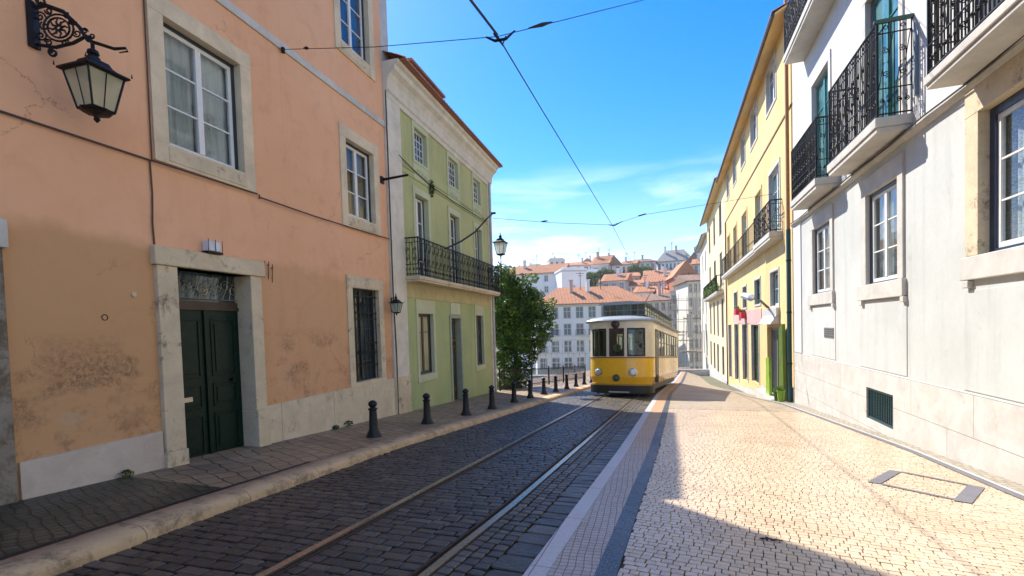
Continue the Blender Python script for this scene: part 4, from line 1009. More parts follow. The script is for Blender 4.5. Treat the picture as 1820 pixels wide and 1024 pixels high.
# ================================================================== WHITE BUILDING (right)
wb = thing('white_building', 'tall bright white building with iron balconies, marble plinth and paned windows', 'building', (XR, 12, lerp(ZW, 12)))
W1 = (14.75, 16.38, 2.30, 4.20); W2 = (10.80, 12.32, 2.28, 4.20); W3 = (6.55, 8.34, 2.40, 4.36); WG = (11.01, 12.33, -.62, .06); W0 = (2.5, 4.2, 2.4, 4.36)
D1 = (10.75, 12.30, 5.12, 8.25); D2 = (14.80, 16.35, 5.12, 8.35); D0 = (6.6, 8.15, 5.12, 8.2); E1 = (10.75, 12.3, 9.8, 12.8); E2 = (14.8, 16.35, 9.8, 12.8)
WH = 14.5
mb = MB(); wall_sheet(mb, FR, -4, 18.7, 4.75, WH, [D1, D2, D0, E1, E2], .34); mb.build('upper_wall', WHITE, wb)
mb = MB(); wall_sheet(mb, FR, -4, 18.7, .30, 4.75, [W0, W1, W2, W3], .34)
volume(mb, FR, -4, 18.7, -2.5, WH, 9); mb.build('lower_wall', WHITE_LOW, wb)
mb = MB(); wall_sheet(mb, lambda u, o, z: FR(u, o+.035, z), -4, 18.7, -2.4, .44, [WG], .3)
mb.quad(FR(-4, .035, .44), FR(18.7, .035, .44), FR(18.7, -.02, .46), FR(-4, -.02, .46)); mb.build('plinth', PLINTH_R, wb)
# string course
m = MB(); profile_run(m, FR, -4, 18.72, [(-.05, 4.72), (.05, 4.72), (.10, 4.78), (.10, 4.84), (-.05, 4.88)]); m.build('string_course', STONE_W, wb)
m = MB(); m.tube([FR(u, .13, 4.80+.02*math.sin(u*2.1)) for u in [-3+i*.6 for i in range(37)]], .014, 5)
m.build('cable', WIRE, wb)
# corner quoin strip at far end
m = MB(); m.box(17.75, 18.70, -.02, .03, .46, 4.72, FR); m.build('pilaster', WHITE, wb, bevel=.005)
# recessed joints / raised panels beneath the windows
JM = m_simple('panel_joint', (.30, .29, .25), .9)
for i, (a, b) in enumerate(((14.45, 16.75), (10.50, 12.75), (6.2, 8.72))):
    m = MB(); m.box(a, b, -.01, .012, .48, 1.93, FR); m.build('apron_panel', WHITE_LOW, wb, bevel=.004)
for i, w in enumerate((W1, W2, W3, W0)):
    near = i >= 2
    cs = casement(wb, FR, *w, leafs=2 if i != 2 else 1, rows=3, cols=1 if i != 2 else 3, depth=.07 if i < 2 else .12, glass=GLASS, backmat=LACE if i >= 2 else CURT, dark=.07 if i < 2 else .12, fw=.06, dmat=FRAME_BL)
    sm_ = STONE_W if i < 2 else STONE_D
    surround(cs, FR, *w, w=.22 if i < 2 else .30, mat=sm_, top=.36, bottom=.0, foot=False, proud=.04)
    m = MB(); m.box(w[0]-.28, w[1]+.40 if i < 2 else w[1]+.36, -.19, .075, w[2]-.33, w[2]-.004, FR); m.build('sill', STONE_W, cs, bevel=.012)
    for uu in (w[0]-.24, w[1]+.24): m = MB(); m.box(uu-.07, uu+.07, .0, .07, w[2]-.44, w[2]-.335, FR); m.build('sill_bracket', STONE_W, cs, bevel=.01)
for i, w in enumerate((D1, D2, D0, E1, E2)):
    cs = casement(wb, FR, *w, leafs=2, rows=2, cols=1, depth=.10, glass=TGLASS, back=None, dark=.03, fw=.085, mat=TEAL if i < 2 else FRAME_W, rowz=[.76] if i != 2 else [.3, .76], name='balcony_door', dmat=m_simple('mauve_frame', (.32, .2, .22), .5) if i == 0 else STONE_W)
    surround(cs, FR, *w, w=.17, mat=WHITE if i else STONE_W, top=.2, bottom=0, foot=False, proud=.03)
balcony(wb, FR, 10.25, 13.02, 4.86, 5.12, .56, 1.66, STONE_W, dense=.085, r=.010)
balcony(wb, FR, 13.98, 16.60, 4.86, 5.12, .56, 1.50, STONE_W, dense=.085, r=.010)
balcony(wb, FR, 4.8, 8.52, 4.80, 4.98, .58, 1.4, STONE_W, dense=.08, r=.011)
balcony(wb, FR, 9.5, 17.3, 9.55, 9.80, .56, 1.3, STONE_W, dense=.11, r=.012)
# awning fold over the near end of the balcony rail
m = MB(); m.box(10.22, 10.28, .0, .58, 6.74, 6.80, FR); m.build('rail_cap', m_simple('green_paint', (.01, .07, .05), .4), wb)
m = MB(); m.prism([(0, 5.35), (.05, 5.35), (.05, 6.6), (0, 6.2)], lambda o, z: FR(10.06, o, z), lambda o, z: FR(10.12, o, z)); m.build('folded_shutter', m_simple('blue_grey_paint', (.16, .24, .30), .5), wb)
# basement grille
m = MB(); a, b, c, d = WG
m.box(a+.004, b-.004, -.10, .01, c+.004, c+.05, FR); m.box(a+.004, b-.004, -.10, .01, d-.05, d-.004, FR); m.box(a+.004, a+.05, -.098, .008, c+.05, d-.05, FR); m.box(b-.05, b-.004, -.098, .008, c+.05, d-.05, FR)
n = 16
for i in range(1, n): u = a+(b-a)*i/n; m.box(u-.012, u+.012, -.028, -.012, c+.05, d-.05, FR)
for i in range(1, 11): z = c+(d-c)*i/11; m.box(a+.05, b-.05, -.044, -.03, z-.008, z+.008, FR)
g = m.build('grille', m_simple('teal_iron', (.03, .085, .095), .5, .3), wb)
m = MB(); m.quad(FR(a, -.2, c), FR(b, -.2, c), FR(b, -.2, d), FR(a, -.2, d)); m.build('void', m_simple('dark_void', (.01, .012, .014), .9), g)
# small vent plate between panels
m = MB(); m.box(14.55, 15.35, .0, .03, 1.05, 1.33, FR)
pl = m.build('vent_plate', m_simple('zinc_plate', (.35, .35, .33), .5, .5, dirt=.4), wb, bevel=.01)
m = MB()
for k in range(4): m.box(14.6, 15.3, .03, .04, 1.09+k*.06, 1.12+k*.06, FR)
m.build('slats', m_simple('dark_zinc', (.12, .12, .11), .5), pl)
# dark downpipe at the joint
t = thing('drainpipe', 'dark teal drainpipe between the white and the yellow building', 'pipe', (XR-.1, 18.95, lerp(ZW, 18.9)))
m = MB(); m.tube([FR(18.95, .12, 4.7), FR(18.95, .12, 1.0), FR(18.95, .12, -1.45)], .075, 8); m.build('pipe', m_simple('teal_pipe', (.012, .075, .085), .35), t)
m = MB(); m.tube([FR(18.95, .12, 12.5), FR(18.95, .12, 4.7)], .06, 8); m.build('upper_pipe', m_simple('copper_pipe', (.38, .17, .05), .5), t)
for z in (3.6, 1.8, 0): m = MB(); m.lathe([(.09, 0), (.09, .05)], FR(18.95, .12, z), 8); m.build('pipe_collar', IRON, t)

# ================================================================== YELLOW BUILDING
def facade(name, label, u0, u1, ztop, wallm, X_eave, z_eave, holes, upper=None, roofm=TILE_R, D=8):
    t = thing(name, label, 'building', (XR, (u0+u1)/2, lerp(ZW, (u0+u1)/2)))
    m = MB(); wall_sheet(m, FR, u0, u1, -6.5, ztop, holes, .28); volume(m, FR, u0, u1, -6.5, ztop, D); m.build('wall', wallm, t)
    o = X_eave
    m = MB(); m.add([FR(u0, 0, ztop-.02), FR(u1, 0, ztop-.02), FR(u1, o, z_eave), FR(u0, o, z_eave), FR(u0, 0, z_eave+.35), FR(u1, 0, z_eave+.35), FR(u1, o, z_eave+.08), FR(u0, o, z_eave+.08)],
        [(0, 1, 2, 3), (3, 2, 6, 7), (7, 6, 5, 4), (0, 3, 7, 4), (1, 5, 6, 2)]); m.build('eave', wallm, t)
    m = MB(); tile_eave(m, FR, u0-.05, u1+.05, o+.10, z_eave+.10, 4.5, 1.7, per=.24, amp=.07, rows=14); rf = m.build('roof', roofm, t)
    m = MB(); m.tube([FR(u0, o+.06, z_eave+.03), FR(u1, o+.06, z_eave+.03)], .06, 6); m.build('gutter', m_simple('dark_gutter', (.04, .022, .02), .5), t)
    return t
top = [(21.3, 23.1, 10.25, 11.95), (25.45, 27.3, 10.25, 11.95), (29.2, 30.8, 10.3, 11.95), (32.9, 34.4, 10.3, 11.95), (36.6, 37.9, 10.3, 11.95)]
midd = [(20.8, 22.8, 5.0, 7.6), (24.6, 26.2, 5.0, 7.6), (28.9, 30.8, 5.0, 7.6), (33.0, 34.6, 5.0, 7.6), (36.6, 38.0, 5.0, 7.6)]
loww = [(21.15, 22.75, 2.15, 3.55), (25.1, 26.7, 2.35, 3.55), (29.4, 30.8, 2.3, 3.5), (33.2, 34.8, 2.2, 3.4)]
gnd = [(21.1, 23.7, -1.75, 1.25), (25.7, 27.9, -1.6, 1.35), (29.2, 31.2, -1.9, 1.35), (32.9, 34.8, -2.3, 1.35), (36.6, 38.2, -2.5, 1.3)]
yb = facade('yellow_building', 'ochre yellow building with dark tiled eave and linked iron balconies', 18.72, 39.3, 12.25, YELLOW, .50, 11.95, top+midd+loww+gnd)
for i, w in enumerate(top):
    cs = casement(yb, FR, *w, leafs=2, rows=2, depth=.10, glass=BGLASS, back=None, dark=.0, fw=.09, mat=FRAME_W, rowz=[.7]); surround(cs, FR, *w, w=.13, mat=STONE_W, top=.12, bottom=.12, proud=.03)
for i, w in enumerate(midd):
    cs = casement(yb, FR, *w, leafs=2, rows=2, depth=.12, glass=TGLASS, back=None, dark=.0, fw=.09, mat=FRAME_W, rowz=[.7], name='balcony_door'); surround(cs, FR, *w, w=.13, mat=STONE_W if i < 1 else YELLOW, top=.14, bottom=0, foot=False, proud=.03)
for i, w in enumerate(loww):
    cs = casement(yb, FR, *w, leafs=2 if i else 1, rows=2, depth=.14, glass=TGLASS, back=None, dark=.05, fw=.06, mat=TEAL if i else FRAME_W); surround(cs, FR, *w, w=.10, mat=STONE_W, top=.1, bottom=.1, proud=.03)
m = MB(); m.box(18.75, 39.2, -.02, .03, 8.88, 8.95, FR); m.build('string_course', m_simple('rust_line', (.20, .10, .04), .8), yb)
m = MB(); m.box(24.9, 35.4, -.02, .025, 1.40, 2.12, FR); m.build('pink_band', m_plaster('pink_paint', (.72, .40, .36), grime=.15), yb)
balcony(yb, FR, 20.4, 24.1, 4.62, 4.92, .46, 1.18, STONE_W, scroll=True, dense=.19, r=.011)
balcony(yb, FR, 24.2, 38.6, 4.62, 4.86, .40, 1.2, STONE_W, scroll=False, dense=.30, r=.011)
m = MB(); m.tube([FR(38.6, .08, 8.8), FR(38.6, .08, -3.2)], .05, 6); m.build('downpipe', m_simple('rust_pipe', (.12, .06, .03), .6), yb)
# ground-floor doors and shop windows
gm = m_darkglass('shop_glass', (.03, .06, .035), .7, .1, (.06, .12, .04))
for i, w in enumerate(gnd):
    if i == 0: continue
    cs = casement(yb, FR, *w, leafs=1 if i == 1 else 3, rows=4 if i == 1 else 2, depth=.14, glass=gm if i == 1 else DGLASS, back=None, dark=.04, fw=.06, mat=m_simple('shop_frame', (.45, .42, .36), .5) if i > 1 else FRAME_D, name='shop_window')
    surround(cs, FR, *w, w=.12, mat=STONE_W, top=.04, bottom=0, foot=False, proud=.03)
m = MB(); a, b, c, d = gnd[0]
m.box(a+.01, b-.01, -.22, -.18, c, d-.01, FR); dl = m.build('door', m_simple('dark_blue_door', (.012, .028, .045), .3), yb)
m = MB(); m.box((a+b)/2-.04, (a+b)/2+.04, -.18, -.15, c, d-.3, FR); m.box(a+.02, a+.1, -.18, -.15, c, d, FR); m.box(b-.1, b-.02, -.18, -.15, c, d, FR); m.box(a+.1, b-.1, -.18, -.152, d-.12, d-.02, FR); m.build('door_frame', m_simple('grey_door_frame', (.33, .33, .3), .5), dl)
m = MB(); m.box(a-.1, b+.1, .0, .14, 1.75, 2.05, FR); m.prism([(.0, 1.40), (.32, 1.40), (.14, 1.75), (0, 1.75)], lambda o, z: FR(a-.05, o, z), lambda o, z: FR(b+.05, o, z)); m.build('door_canopy', m_simple('pale_canopy', (.62, .60, .56), .5), yb)
m = MB(); m.box(19.1, 39.2, -.02, .04, -6.0, -1.62, FR)
# plinth following the slope
m = MB(); vs = []
for u in (18.75, 21.0): vs += [FR(u, .04, -6), FR(u, .04, lerp(ZW, u)+.55)]
m.add(vs, [(0, 1, 3, 2)])
vs = []
for u in (23.9, 25.5): vs += [FR(u, .04, -6), FR(u, .04, lerp(ZW, u)+.55)]
m.add(vs, [(0, 1, 3, 2)])
vs = []
for u in (25.5, 39.2): vs += [FR(u, .045, -6), FR(u, .045, lerp(ZW, u)+.35)]
m.add(vs, [(0, 1, 3, 2)])
m.build('plinth', PLINTH_R, yb)
# things at its foot
def onr(u, o): return Vector((XR-o, u, zr(XR-o, u)))
m = MB(); p = onr(20.1, .12); m.prism([(-.45, 0), (.35, 0), (.28, 2.7), (-.28, 2.9)], lambda a_, z: p+Vector((-.06, a_, z)), lambda a_, z: p+Vector((.05, a_, z)))
tag(m.build('leaning_board', m_simple('olive_green_board', (.11, .20, .012), .45, 0, .25, 3)), 'tall olive green board leaning beside the teal drainpipe', 'board')
m = MB(); p = onr(22.0, .25); m.prism([(-.40, 0), (.40, 0), (.36, 1.7), (-.30, 1.75)], lambda a_, z: p+Vector((-.05, a_, z)), lambda a_, z: p+Vector((.05, a_, z)))
tag(m.build('leaning_board', m_simple('lime_green_board', (.28, .48, .04), .45, 0, .2, 4)), 'lime green board standing in the dark doorway of the yellow building', 'board')
for k, (u, o, r_, h, mm, lb) in enumerate(((19.25, .35, .13, .42, m_simple('lime_pot', (.25, .42, .03), .4), 'lime green pot at the foot of the teal drainpipe'), (20.0, .33, .12, .38, m_simple('dark_green_pot', (.03, .09, .02), .4), 'dark green pot behind the lime one by the drainpipe'))):
    p = onr(u, o); t = thing('plant_pot', lb, 'pot', p, 'pots by the drainpipe')
    m = MB(); m.lathe([(r_*.75, 0), (r_, h*.9), (r_*1.12, h*.9), (r_*1.12, h), (r_*.9, h), (r_*.9, h*.85)], p, 12); m.build('pot', mm, t)
    m = MB(); m.lathe([(.001, h*.84), (r_*.9, h*.86)], p, 12); leaf_cloud(m, p+Vector((0, 0, h+.06)), (r_, r_, .1), 60, .05, seed=k); m.build('plant', LEAF3, t)
m = MB(); m.box(20.6, 23.9, .0, .45, -2.2, -1.50, FR); tag(m.build('door_step', STONE_W, bevel=.02), 'pale stone step before the dark door of the yellow building', 'step')
for (px, py, lb) in ((1310, 554, 'red flower box hanging under the teal window'), (1320, 560, 'red flower box, lower one on the pink band')):
    p = on_x(px, py, XR-.16); t = thing('flower_box', lb, 'flower box', p, 'red flower boxes')
    m = MB(); m.box(-.13, .13, -.42, .42, -.2, .16, lambda x, y, z: p+Vector((x, y, z))); m.build('box', m_simple('red_paint', (.62, .02, .03), .4), t, bevel=.02)
    m = MB(); leaf_cloud(m, p+Vector((0, 0, .22)), (.14, .4, .1), 80, .06, seed=int(px)); m.build('plant', LEAF2, t)
# street light on arm
t = thing('arm_street_light', 'white street light head on a long dark arm from the yellow wall', 'street lamp', FR(23.0, 0, 2.4))
w0 = on_x(1364, 546, XR-.02); h0 = on_x(1340, 531, XR-.9); h1 = on_x(1317, 524, XR-1.25); f0 = on_x(1290, 514, XR-1.5)
m = MB(); m.tube([w0, w0.lerp(h0, .5)+Vector((0, 0, .08)), h0], [.06, .05, .035], 6); m.build('arm', m_simple('brown_arm', (.09, .055, .03), .5), t)
m = MB(); m.tube([h0, h0.lerp(h1, .2), h0.lerp(h1, .8), h1], [.05, .15, .13, .03], 8); m.build('lamp_head', m_simple('pale_lamp_head', (.62, .68, .75), .35), t)

# ================================================================== farther right buildings
t2w = [(42, 44, 8.6, 11.2), (47.5, 49.5, 8.6, 11.2), (53, 55, 8.6, 11.2), (42, 44, 4.4, 7.2), (47.5, 49.5, 4.4, 7.2), (53, 55, 4.4, 7.2), (41.5, 43.2, .2, 3.4), (45.5, 47.0, .2, 3.4), (49.2, 50.8, .2, 3.4), (53.2, 55, .2, 3.4)]
t2g = [(41.5, 43.2, -2.9, -.5), (45.8, 47.6, -3.2, -.5), (49.4, 51.2, -3.4, -.5), (53.4, 55.2, -3.6, -.5)]
b2 = facade('pale_yellow_building', 'pale yellow building with deep yellow eave and plant filled balcony', 39.32, 57.5, 12.6, YELLOW2, .62, 12.15, t2w+t2g)
for i, w in enumerate(t2w+t2g):
    cs = casement(b2, FR, *w, leafs=2, rows=2, depth=.12, glass=BGLASS if i < 3 else DGLASS, back=None, dark=.06, fw=.1, mat=FRAME_W if i % 2 else m_simple('grey_frame', (.3, .32, .3), .5))
m = MB(); m.box(39.4, 57.4, -.02, .05, -6, -3.0, FR); m.build('plinth', STONE_W, b2)
balcony(b2, FR, 41, 56.5, 3.70, 3.95, .55, 1.25, STONE_W, scroll=False, dense=.22, r=.016)
t = thing('balcony_plants', 'dense green plants climbing the balcony of the pale yellow building', 'plant', FR(48, .3, 3.95))
m = MB()
for u in range(42, 56): leaf_cloud(m, FR(u+.3, .42, 4.45+.25*math.sin(u*1.9)), (.16, .6, .55), 120, .12, seed=u)
m.build('foliage', LEAF, t)
m = MB(); m.box(42.0, 42.9, .0, .06, 10.0 if False else -.3, 3.6, FR)
b3 = facade('end_building', 'small cream building closing the right-hand row at the street end', 57.6, 70, 11.4, CREAMW, .5, 11.1, [(59.5, 61, 7.4, 9.8), (64, 65.5, 7.4, 9.8), (59.5, 61, 2.5, 5.4), (64, 65.5, 2.5, 5.4), (59.5, 61, -2.5, .5), (64, 65.5, -2.5, .5)])
for w in [(59.5, 61, 7.4, 9.8), (64, 65.5, 7.4, 9.8), (59.5, 61, 2.5, 5.4), (64, 65.5, 2.5, 5.4), (59.5, 61, -2.5, .5), (64, 65.5, -2.5, .5)]:
    casement(b3, FR, *w, leafs=2, rows=2, depth=.12, glass=DGLASS, back=None, dark=.0, fw=.12)

# ================================================================== TRAM
TY = m_simple('tram_yellow_enamel', (.92, .50, .008), .26, 0, .07, 2.0, bump=.15, coat=.5, dirt=.16)
TC = m_simple('tram_cream_enamel', (.72, .66, .50), .3, 0, .05, 4, coat=.4, dirt=.12)
TR = m_simple('tram_grey_roof', (.34, .39, .44), .45, .1, .1, 4, dirt=.15)
TB = m_simple('tram_black', (.014, .013, .013), .5, 0, .3, 14)
TG = m_glass('tram_glass', (.62, .68, .62), .5)
TI = m_simple('tram_wood_interior', (.10, .055, .025), .5)
TL = 11.0; HW = 1.35
slope = math.atan(SL)
TY0 = 20.3; tram = thing('tram', 'yellow and cream vintage tram coming up the cobbled street', 'tram', (on_y(1097, 600, TY0).x, TY0, street(TY0)-.03), rot=(-slope, 0, -R(6.2)))
def plan(hw=HW, bulge=.46, cr=.22, y0=0, L=TL):
    """plan outline of front, from right side back end, round the front, to left side back end; local y = backwards"""
    pts = [(hw, L)]
    for k in range(1, 24): pts.append((hw, L-(L-.75)*k/24))
    N = 22
    for k in range(N+1):
        a = k/N; x = hw*math.cos(a*PI); # superellipse front
        yy = .75-(bulge+.45)*(max(0, 1-abs(x/hw)**3.2))**(1/2.2)
        pts.append((x, yy+y0))
    for k in range(1, 24): pts.append((-hw, .75+(L-.75)*k/24))
    pts.append((-hw, L)); return pts
def arclen(pts):
    s = [0]
    for a, b in zip(pts, pts[1:]): s.append(s[-1]+math.dist(a, b))
    return s
class Curve:
    def __init__(c, pts): c.p = pts; c.s = arclen(pts); c.L = c.s[-1]
    def at(c, s, off=0):
        s = max(0, min(c.L, s)); i = 0
        while i < len(c.s)-2 and c.s[i+1] < s: i += 1
        t = (s-c.s[i])/max(1e-9, c.s[i+1]-c.s[i]); a, b = c.p[i], c.p[i+1]
        dx, dy = b[0]-a[0], b[1]-a[1]; l = math.hypot(dx, dy) or 1
        nx, ny = dy/l, -dx/l          # outward for this winding
        if (a[0]*nx+((a[1]+b[1])/2-TL/2)*ny) < 0: nx, ny = -nx, -ny
        return (a[0]+dx*t+nx*off, a[1]+dy*t+ny*off)
CU = Curve(plan())
def s_front_x(x):    # arc length where front has lateral position x
    best = min((abs(CU.at(CU.L*k/1200)[0]-x)+(0 if CU.at(CU.L*k/1200)[1] < .6 else 9), CU.L*k/1200) for k in range(1201)); return best[1]
def strip(mb, s0, s1, z0, z1, o_out=0.0, th=.04, ds=.12, curve=None, taper=0, mi=0):
    c = curve or CU; n = max(1, int((s1-s0)/ds)); vs = []
    for i in range(n+1):
        s = s0+(s1-s0)*i/n
        for off, z in ((o_out, z0), (o_out, z1), (o_out-th, z1), (o_out-th, z0)):
            x, y = c.at(s, off-(taper if z == z0 else 0)); vs.append((x, y, z))
    fs = [(i*4+k, i*4+(k+1) % 4, (i+1)*4+(k+1) % 4, (i+1)*4+k) for i in range(n) for k in range(4)]+[(0, 1, 2, 3), (n*4, n*4+1, n*4+2, n*4+3)]
    mb.add(vs, fs, mi)
def Tb(mb, name, mat, parent=tram, **k): return mb.build(name, mat, parent, world=False, **k)
Z0, Z1, Z2, Z3, Z4 = .50, 1.62, 1.69, 2.87, 3.17; TD = -.35
m = MB(); strip(m, 0, CU.L, Z0+.33, Z1); strip(m, 0, CU.L, Z0, Z0+.329, 0, .04, taper=.10); Tb(m, 'lower_body', TY, smooth=False)
m = MB(); strip(m, 0, CU.L, Z1, Z1+.05, .02, .07); Tb(m, 'belt_rail', m_simple('tram_brown_line', (.28, .12, .02), .4))
m = MB(); strip(m, 0, CU.L, Z1+.051, Z2+.002); strip(m, 0, CU.L, Z3, Z4)
# posts
sR, sL = s_front_x(HW-.02), s_front_x(-HW+.02)
wins = [(s_front_x(1.10), s_front_x(.40)), (s_front_x(.28), s_front_x(-.34)), (s_front_x(-.46), s_front_x(-1.12))]
side_w = []
nS = 8; sd0, sd1 = .25, CU.s[23]-1.0
for k in range(nS): a = sd0+(sd1-sd0)*k/nS; b = sd0+(sd1-sd0)*(k+1)/nS; side_w.append((a+.10, b-.10))
left_w = [(CU.L-b, CU.L-a) for a, b in side_w][::-1]
doorR = (CU.s[23]-.78, CU.s[23]-.05); doorL = (CU.L-doorR[1], CU.L-doorR[0])
opens = sorted(side_w+[doorR]+wins+[doorL]+left_w); prev = 0
for a, b in opens: strip(m, prev, a, Z2, Z3); prev = b
strip(m, prev, CU.L, Z2, Z3)
Tb(m, 'upper_body', TC)
for a, b in wins:
    m = MB(); e = .05; strip(m, a, a+e, Z2+.02, Z3-.02, .012, .05); strip(m, b-e, b, Z2+.02, Z3-.02, .012, .05); strip(m, a+e, b-e, Z2+.02, Z2+.07, .012, .05); strip(m, a+e, b-e, Z3-.07, Z3-.02, .012, .05)
    w = Tb(m, 'front_window', m_black if False else TB); m = MB(); strip(m, a+.01, b-.01, Z2+.03, Z3-.03, -.012, .006); Tb(m, 'pane', TG, w)
for a, b in side_w+left_w:
    m = MB(); e = .035; strip(m, a, a+e, Z2+.02, Z3-.02, .008, .045); strip(m, b-e, b, Z2+.02, Z3-.02, .008, .045); strip(m, a+e, b-e, Z2+.02, Z2+.05, .008, .045); strip(m, a+e, b-e, Z3-.05, Z3-.02, .008, .045); strip(m, a+e, b-e, Z2+.62, Z2+.65, .006, .04)
    w = Tb(m, 'side_window', TI); m = MB(); strip(m, a+.01, b-.01, Z2+.03, Z3-.03, -.012, .006); Tb(m, 'pane', TG, w)
for a, b in (doorR, doorL):
    m = MB(); strip(m, a, a+.06, Z0+.05, Z3, .025, .05); strip(m, b-.06, b, Z0+.05, Z3, .025, .05); strip(m, (a+b)/2-.03, (a+b)/2+.03, Z0+.05, Z3, .022, .05); strip(m, a+.06, b-.06, Z3-.06, Z3, .02, .05)
    w = Tb(m, 'door', TB); m = MB(); strip(m, a+.05, b-.05, Z0+.4, Z3-.05, .012, .006); Tb(m, 'pane', m_darkglass('tram_door_glass', (.02, .02, .015), .7, .1), w)
# belly, floor, interior
m = MB(); C2 = Curve(plan(HW-.10, .24)); pl_ = C2.p
m.prism([p for p in pl_], lambda x, y: Vector((x, y, Z0-.02)), lambda x, y: Vector((x, y, Z0+.08))); Tb(m, 'floor', TB)
m = MB();  m.box(-1.15, -.35, 1.35, 1.40, .7, Z4); m.box(.35, 1.15, 1.35, 1.40, .7, Z4); m.box(-.35, .35, 1.35, 1.40, 2.7, Z4); Tb(m, 'bulkhead', TI)
m = MB()
for k in range(7):
    for sx_ in (-1, 1): m.box(sx_*.45 if sx_ > 0 else -1.1, 1.1 if sx_ > 0 else -.45, 2.2+k*1.15, 2.3+k*1.15, 1.0, 2.05)
Tb(m, 'seats', m_simple('seat_wood', (.16, .08, .03), .5))
m = MB(); m.box(-.35, .30, .55, .85, .6, 1.7); Tb(m, 'driver_console', m_simple('console_green', (.10, .16, .10), .5))
m = MB(); m.tube([(-.12, .34, 2.06), (-.12, .36, 2.06)], .17, 18); Tb(m, 'round_sign', m_simple('pale_green_sign', (.45, .60, .25), .5))
# bumper / apron
CB = Curve([(x*1.0, y-.10) for x, y in plan(HW-.06, .30) if y < 1.6])
m = MB(); strip(m, 0, CB.L, .16, .48, .05, .12, curve=CB); Tb(m, 'bumper', TB)
m = MB(); strip(m, CB.L*.12, CB.L*.88, .481, .54, .02, .10, curve=CB); Tb(m, 'bumper_ledge', m_simple('ochre_ledge', (.45, .28, .03), .4))
m = MB(); m.box(-1.15, 1.15, .5, TL-.4, .22, .46); m.box(-.55, .6, -.18, -.12, .14, .18); Tb(m, 'underframe', TB)
m = MB(); m.box(-.35, .50, -.27, -.25, .20, .245); Tb(m, 'number_plate', m_simple('plate_white', (.6, .6, .58), .5))
# lifeguard slats below
m = MB()
for z in (.12, .19): m.box(-.95, .95, .15, .19, z, z+.035)
for x in (-.9, 0, .9): m.box(x-.02, x+.02, .19, .22, .08, .5)
Tb(m, 'lifeguard', TB)
# wheels
for y in (3.3, 5.3, 7.9, 9.4):
    for x in (-.62, .62):
        m = MB()
        m.tube([(x-.05, y, .36), (x+.05, y, .36)], .36, 20); m.tube([(x-.08, y, .36), (x+.08, y, .36)], .10, 10); Tb(m, 'wheel', m_simple('wheel_steel', (.06, .055, .05), .5, .5))
m = MB()
for sx_ in (-1, 1): m.box(sx_*1.0-.03, sx_*1.0+.03, 2.6, 6.0, .22, .5); m.box(sx_*1.0-.03, sx_*1.0+.03, 7.2, 10.2, .22, .5)
Tb(m, 'truck_frame', TB)
# headlights, emblem, top lamp
def disc_on_front(x, z, r, name, mat, rim=None, th=.07):
    s = s_front_x(x); a = Vector((*CU.at(s, -.02), z)); b = Vector((*CU.at(s, th), z)); m = MB(); m.tube([a, b, b+(b-a).normalized()*.012], [r, r, r*.82], 20); o = Tb(m, name, rim or mat)
    m = MB(); c = b+(b-a).normalized()*.013; n_ = (b-a).normalized(); m.tube([c, c+n_*.02, c+n_*.03], [r*.8, r*.6, r*.2], 18); Tb(m, 'lens', mat, o, smooth=True)
CHR = m_simple('chrome', (.6, .6, .6), .15, .9); LENS = m_darkglass('headlight_lens', (.45, .46, .45), 1.0, .08, (.75, .76, .74))
disc_on_front(.62, 1.04, .175, 'headlight', LENS, CHR); disc_on_front(-.80, 1.04, .165, 'headlight', LENS, CHR)
disc_on_front(-.06, .80, .15, 'emblem', m_simple('green_emblem', (.05, .12, .06), .4), m_simple('dark_rim', (.05, .045, .03), .4), .03)
disc_on_front(-.06, 3.03, .17, 'destination_lamp', m_simple('brown_lens', (.06, .025, .02), .3), TB, .12)
# roof: canopy shell
m = MB(); lev = [(.16, 3.15), (.18, 3.20), (.14, 3.25), (-.05, 3.34), (-.35, 3.41), (-.75, 3.45)]
CR_ = Curve(plan(HW, .42)); N = 90; vs = []
for off, z in lev:
    for i in range(N+1):
        x, y = CR_.at(CR_.L*i/N, 0); k = (HW+off)/HW; yy = y-off if y < 1.5 else y
        if off < 0: yy = max(y, y-off*(1 if y < 2 else 0)) if y < 2 else y
        vs.append((x*k, yy, z))
fs = [(a*(N+1)+i, a*(N+1)+i+1, (a+1)*(N+1)+i+1, (a+1)*(N+1)+i) for a in range(len(lev)-1) for i in range(N)]
m.add(vs, fs); m.add([v for v in vs[-(N+1):]], [tuple(range(N+1))]); m.add([(v[0], v[1], v[2]) for v in vs[:N+1]], [tuple(range(N+1))]); rfo = Tb(m, 'roof', TR)
# clerestory
m = MB(); m.box(-.80, .98, .75, TL-.2, 3.44, 3.93)
cl_ = Tb(m, 'clerestory', m_darkglass('clerestory_glass', (.02, .05, .05), .9, .08, (.08, .16, .15)))
m = MB()
for k in range(15):
    y = .745+k*(TL-.97)/14
    for x in (-.803, .983): m.box(x-.02, x+.02, y-.02, y+.02, 3.45, 3.93)
for x in (-.80+.30*k for k in range(7)): m.box(x-.015, x+.015, .72, .748, 3.45, 3.93)
for z in (3.45, 3.67): m.box(-.82, 1.0, .715, .735, z, z+.03); m.box(.984, 1.004, .75, TL-.2, z, z+.03)
Tb(m, 'clerestory_frame', m_simple('clerestory_frame', (.22, .28, .27), .5), cl_)
m = MB(); m.prism([(-.98, 3.93), (1.16, 3.93), (1.05, 4.01), (.4, 4.07), (-.3, 4.07), (-.9, 4.01)], lambda x, z: Vector((x, .55, z)), lambda x, z: Vector((x, TL, z))); Tb(m, 'upper_roof', TR)
m = MB(); m.tube([(0, 5.6, 4.4), (0, 6.6, 5.0), (0.02, 4.2, 7.05)], [.05, .04, .02], 6); m.box(-.35, .35, 5.0, 6.4, 4.07, 4.15)
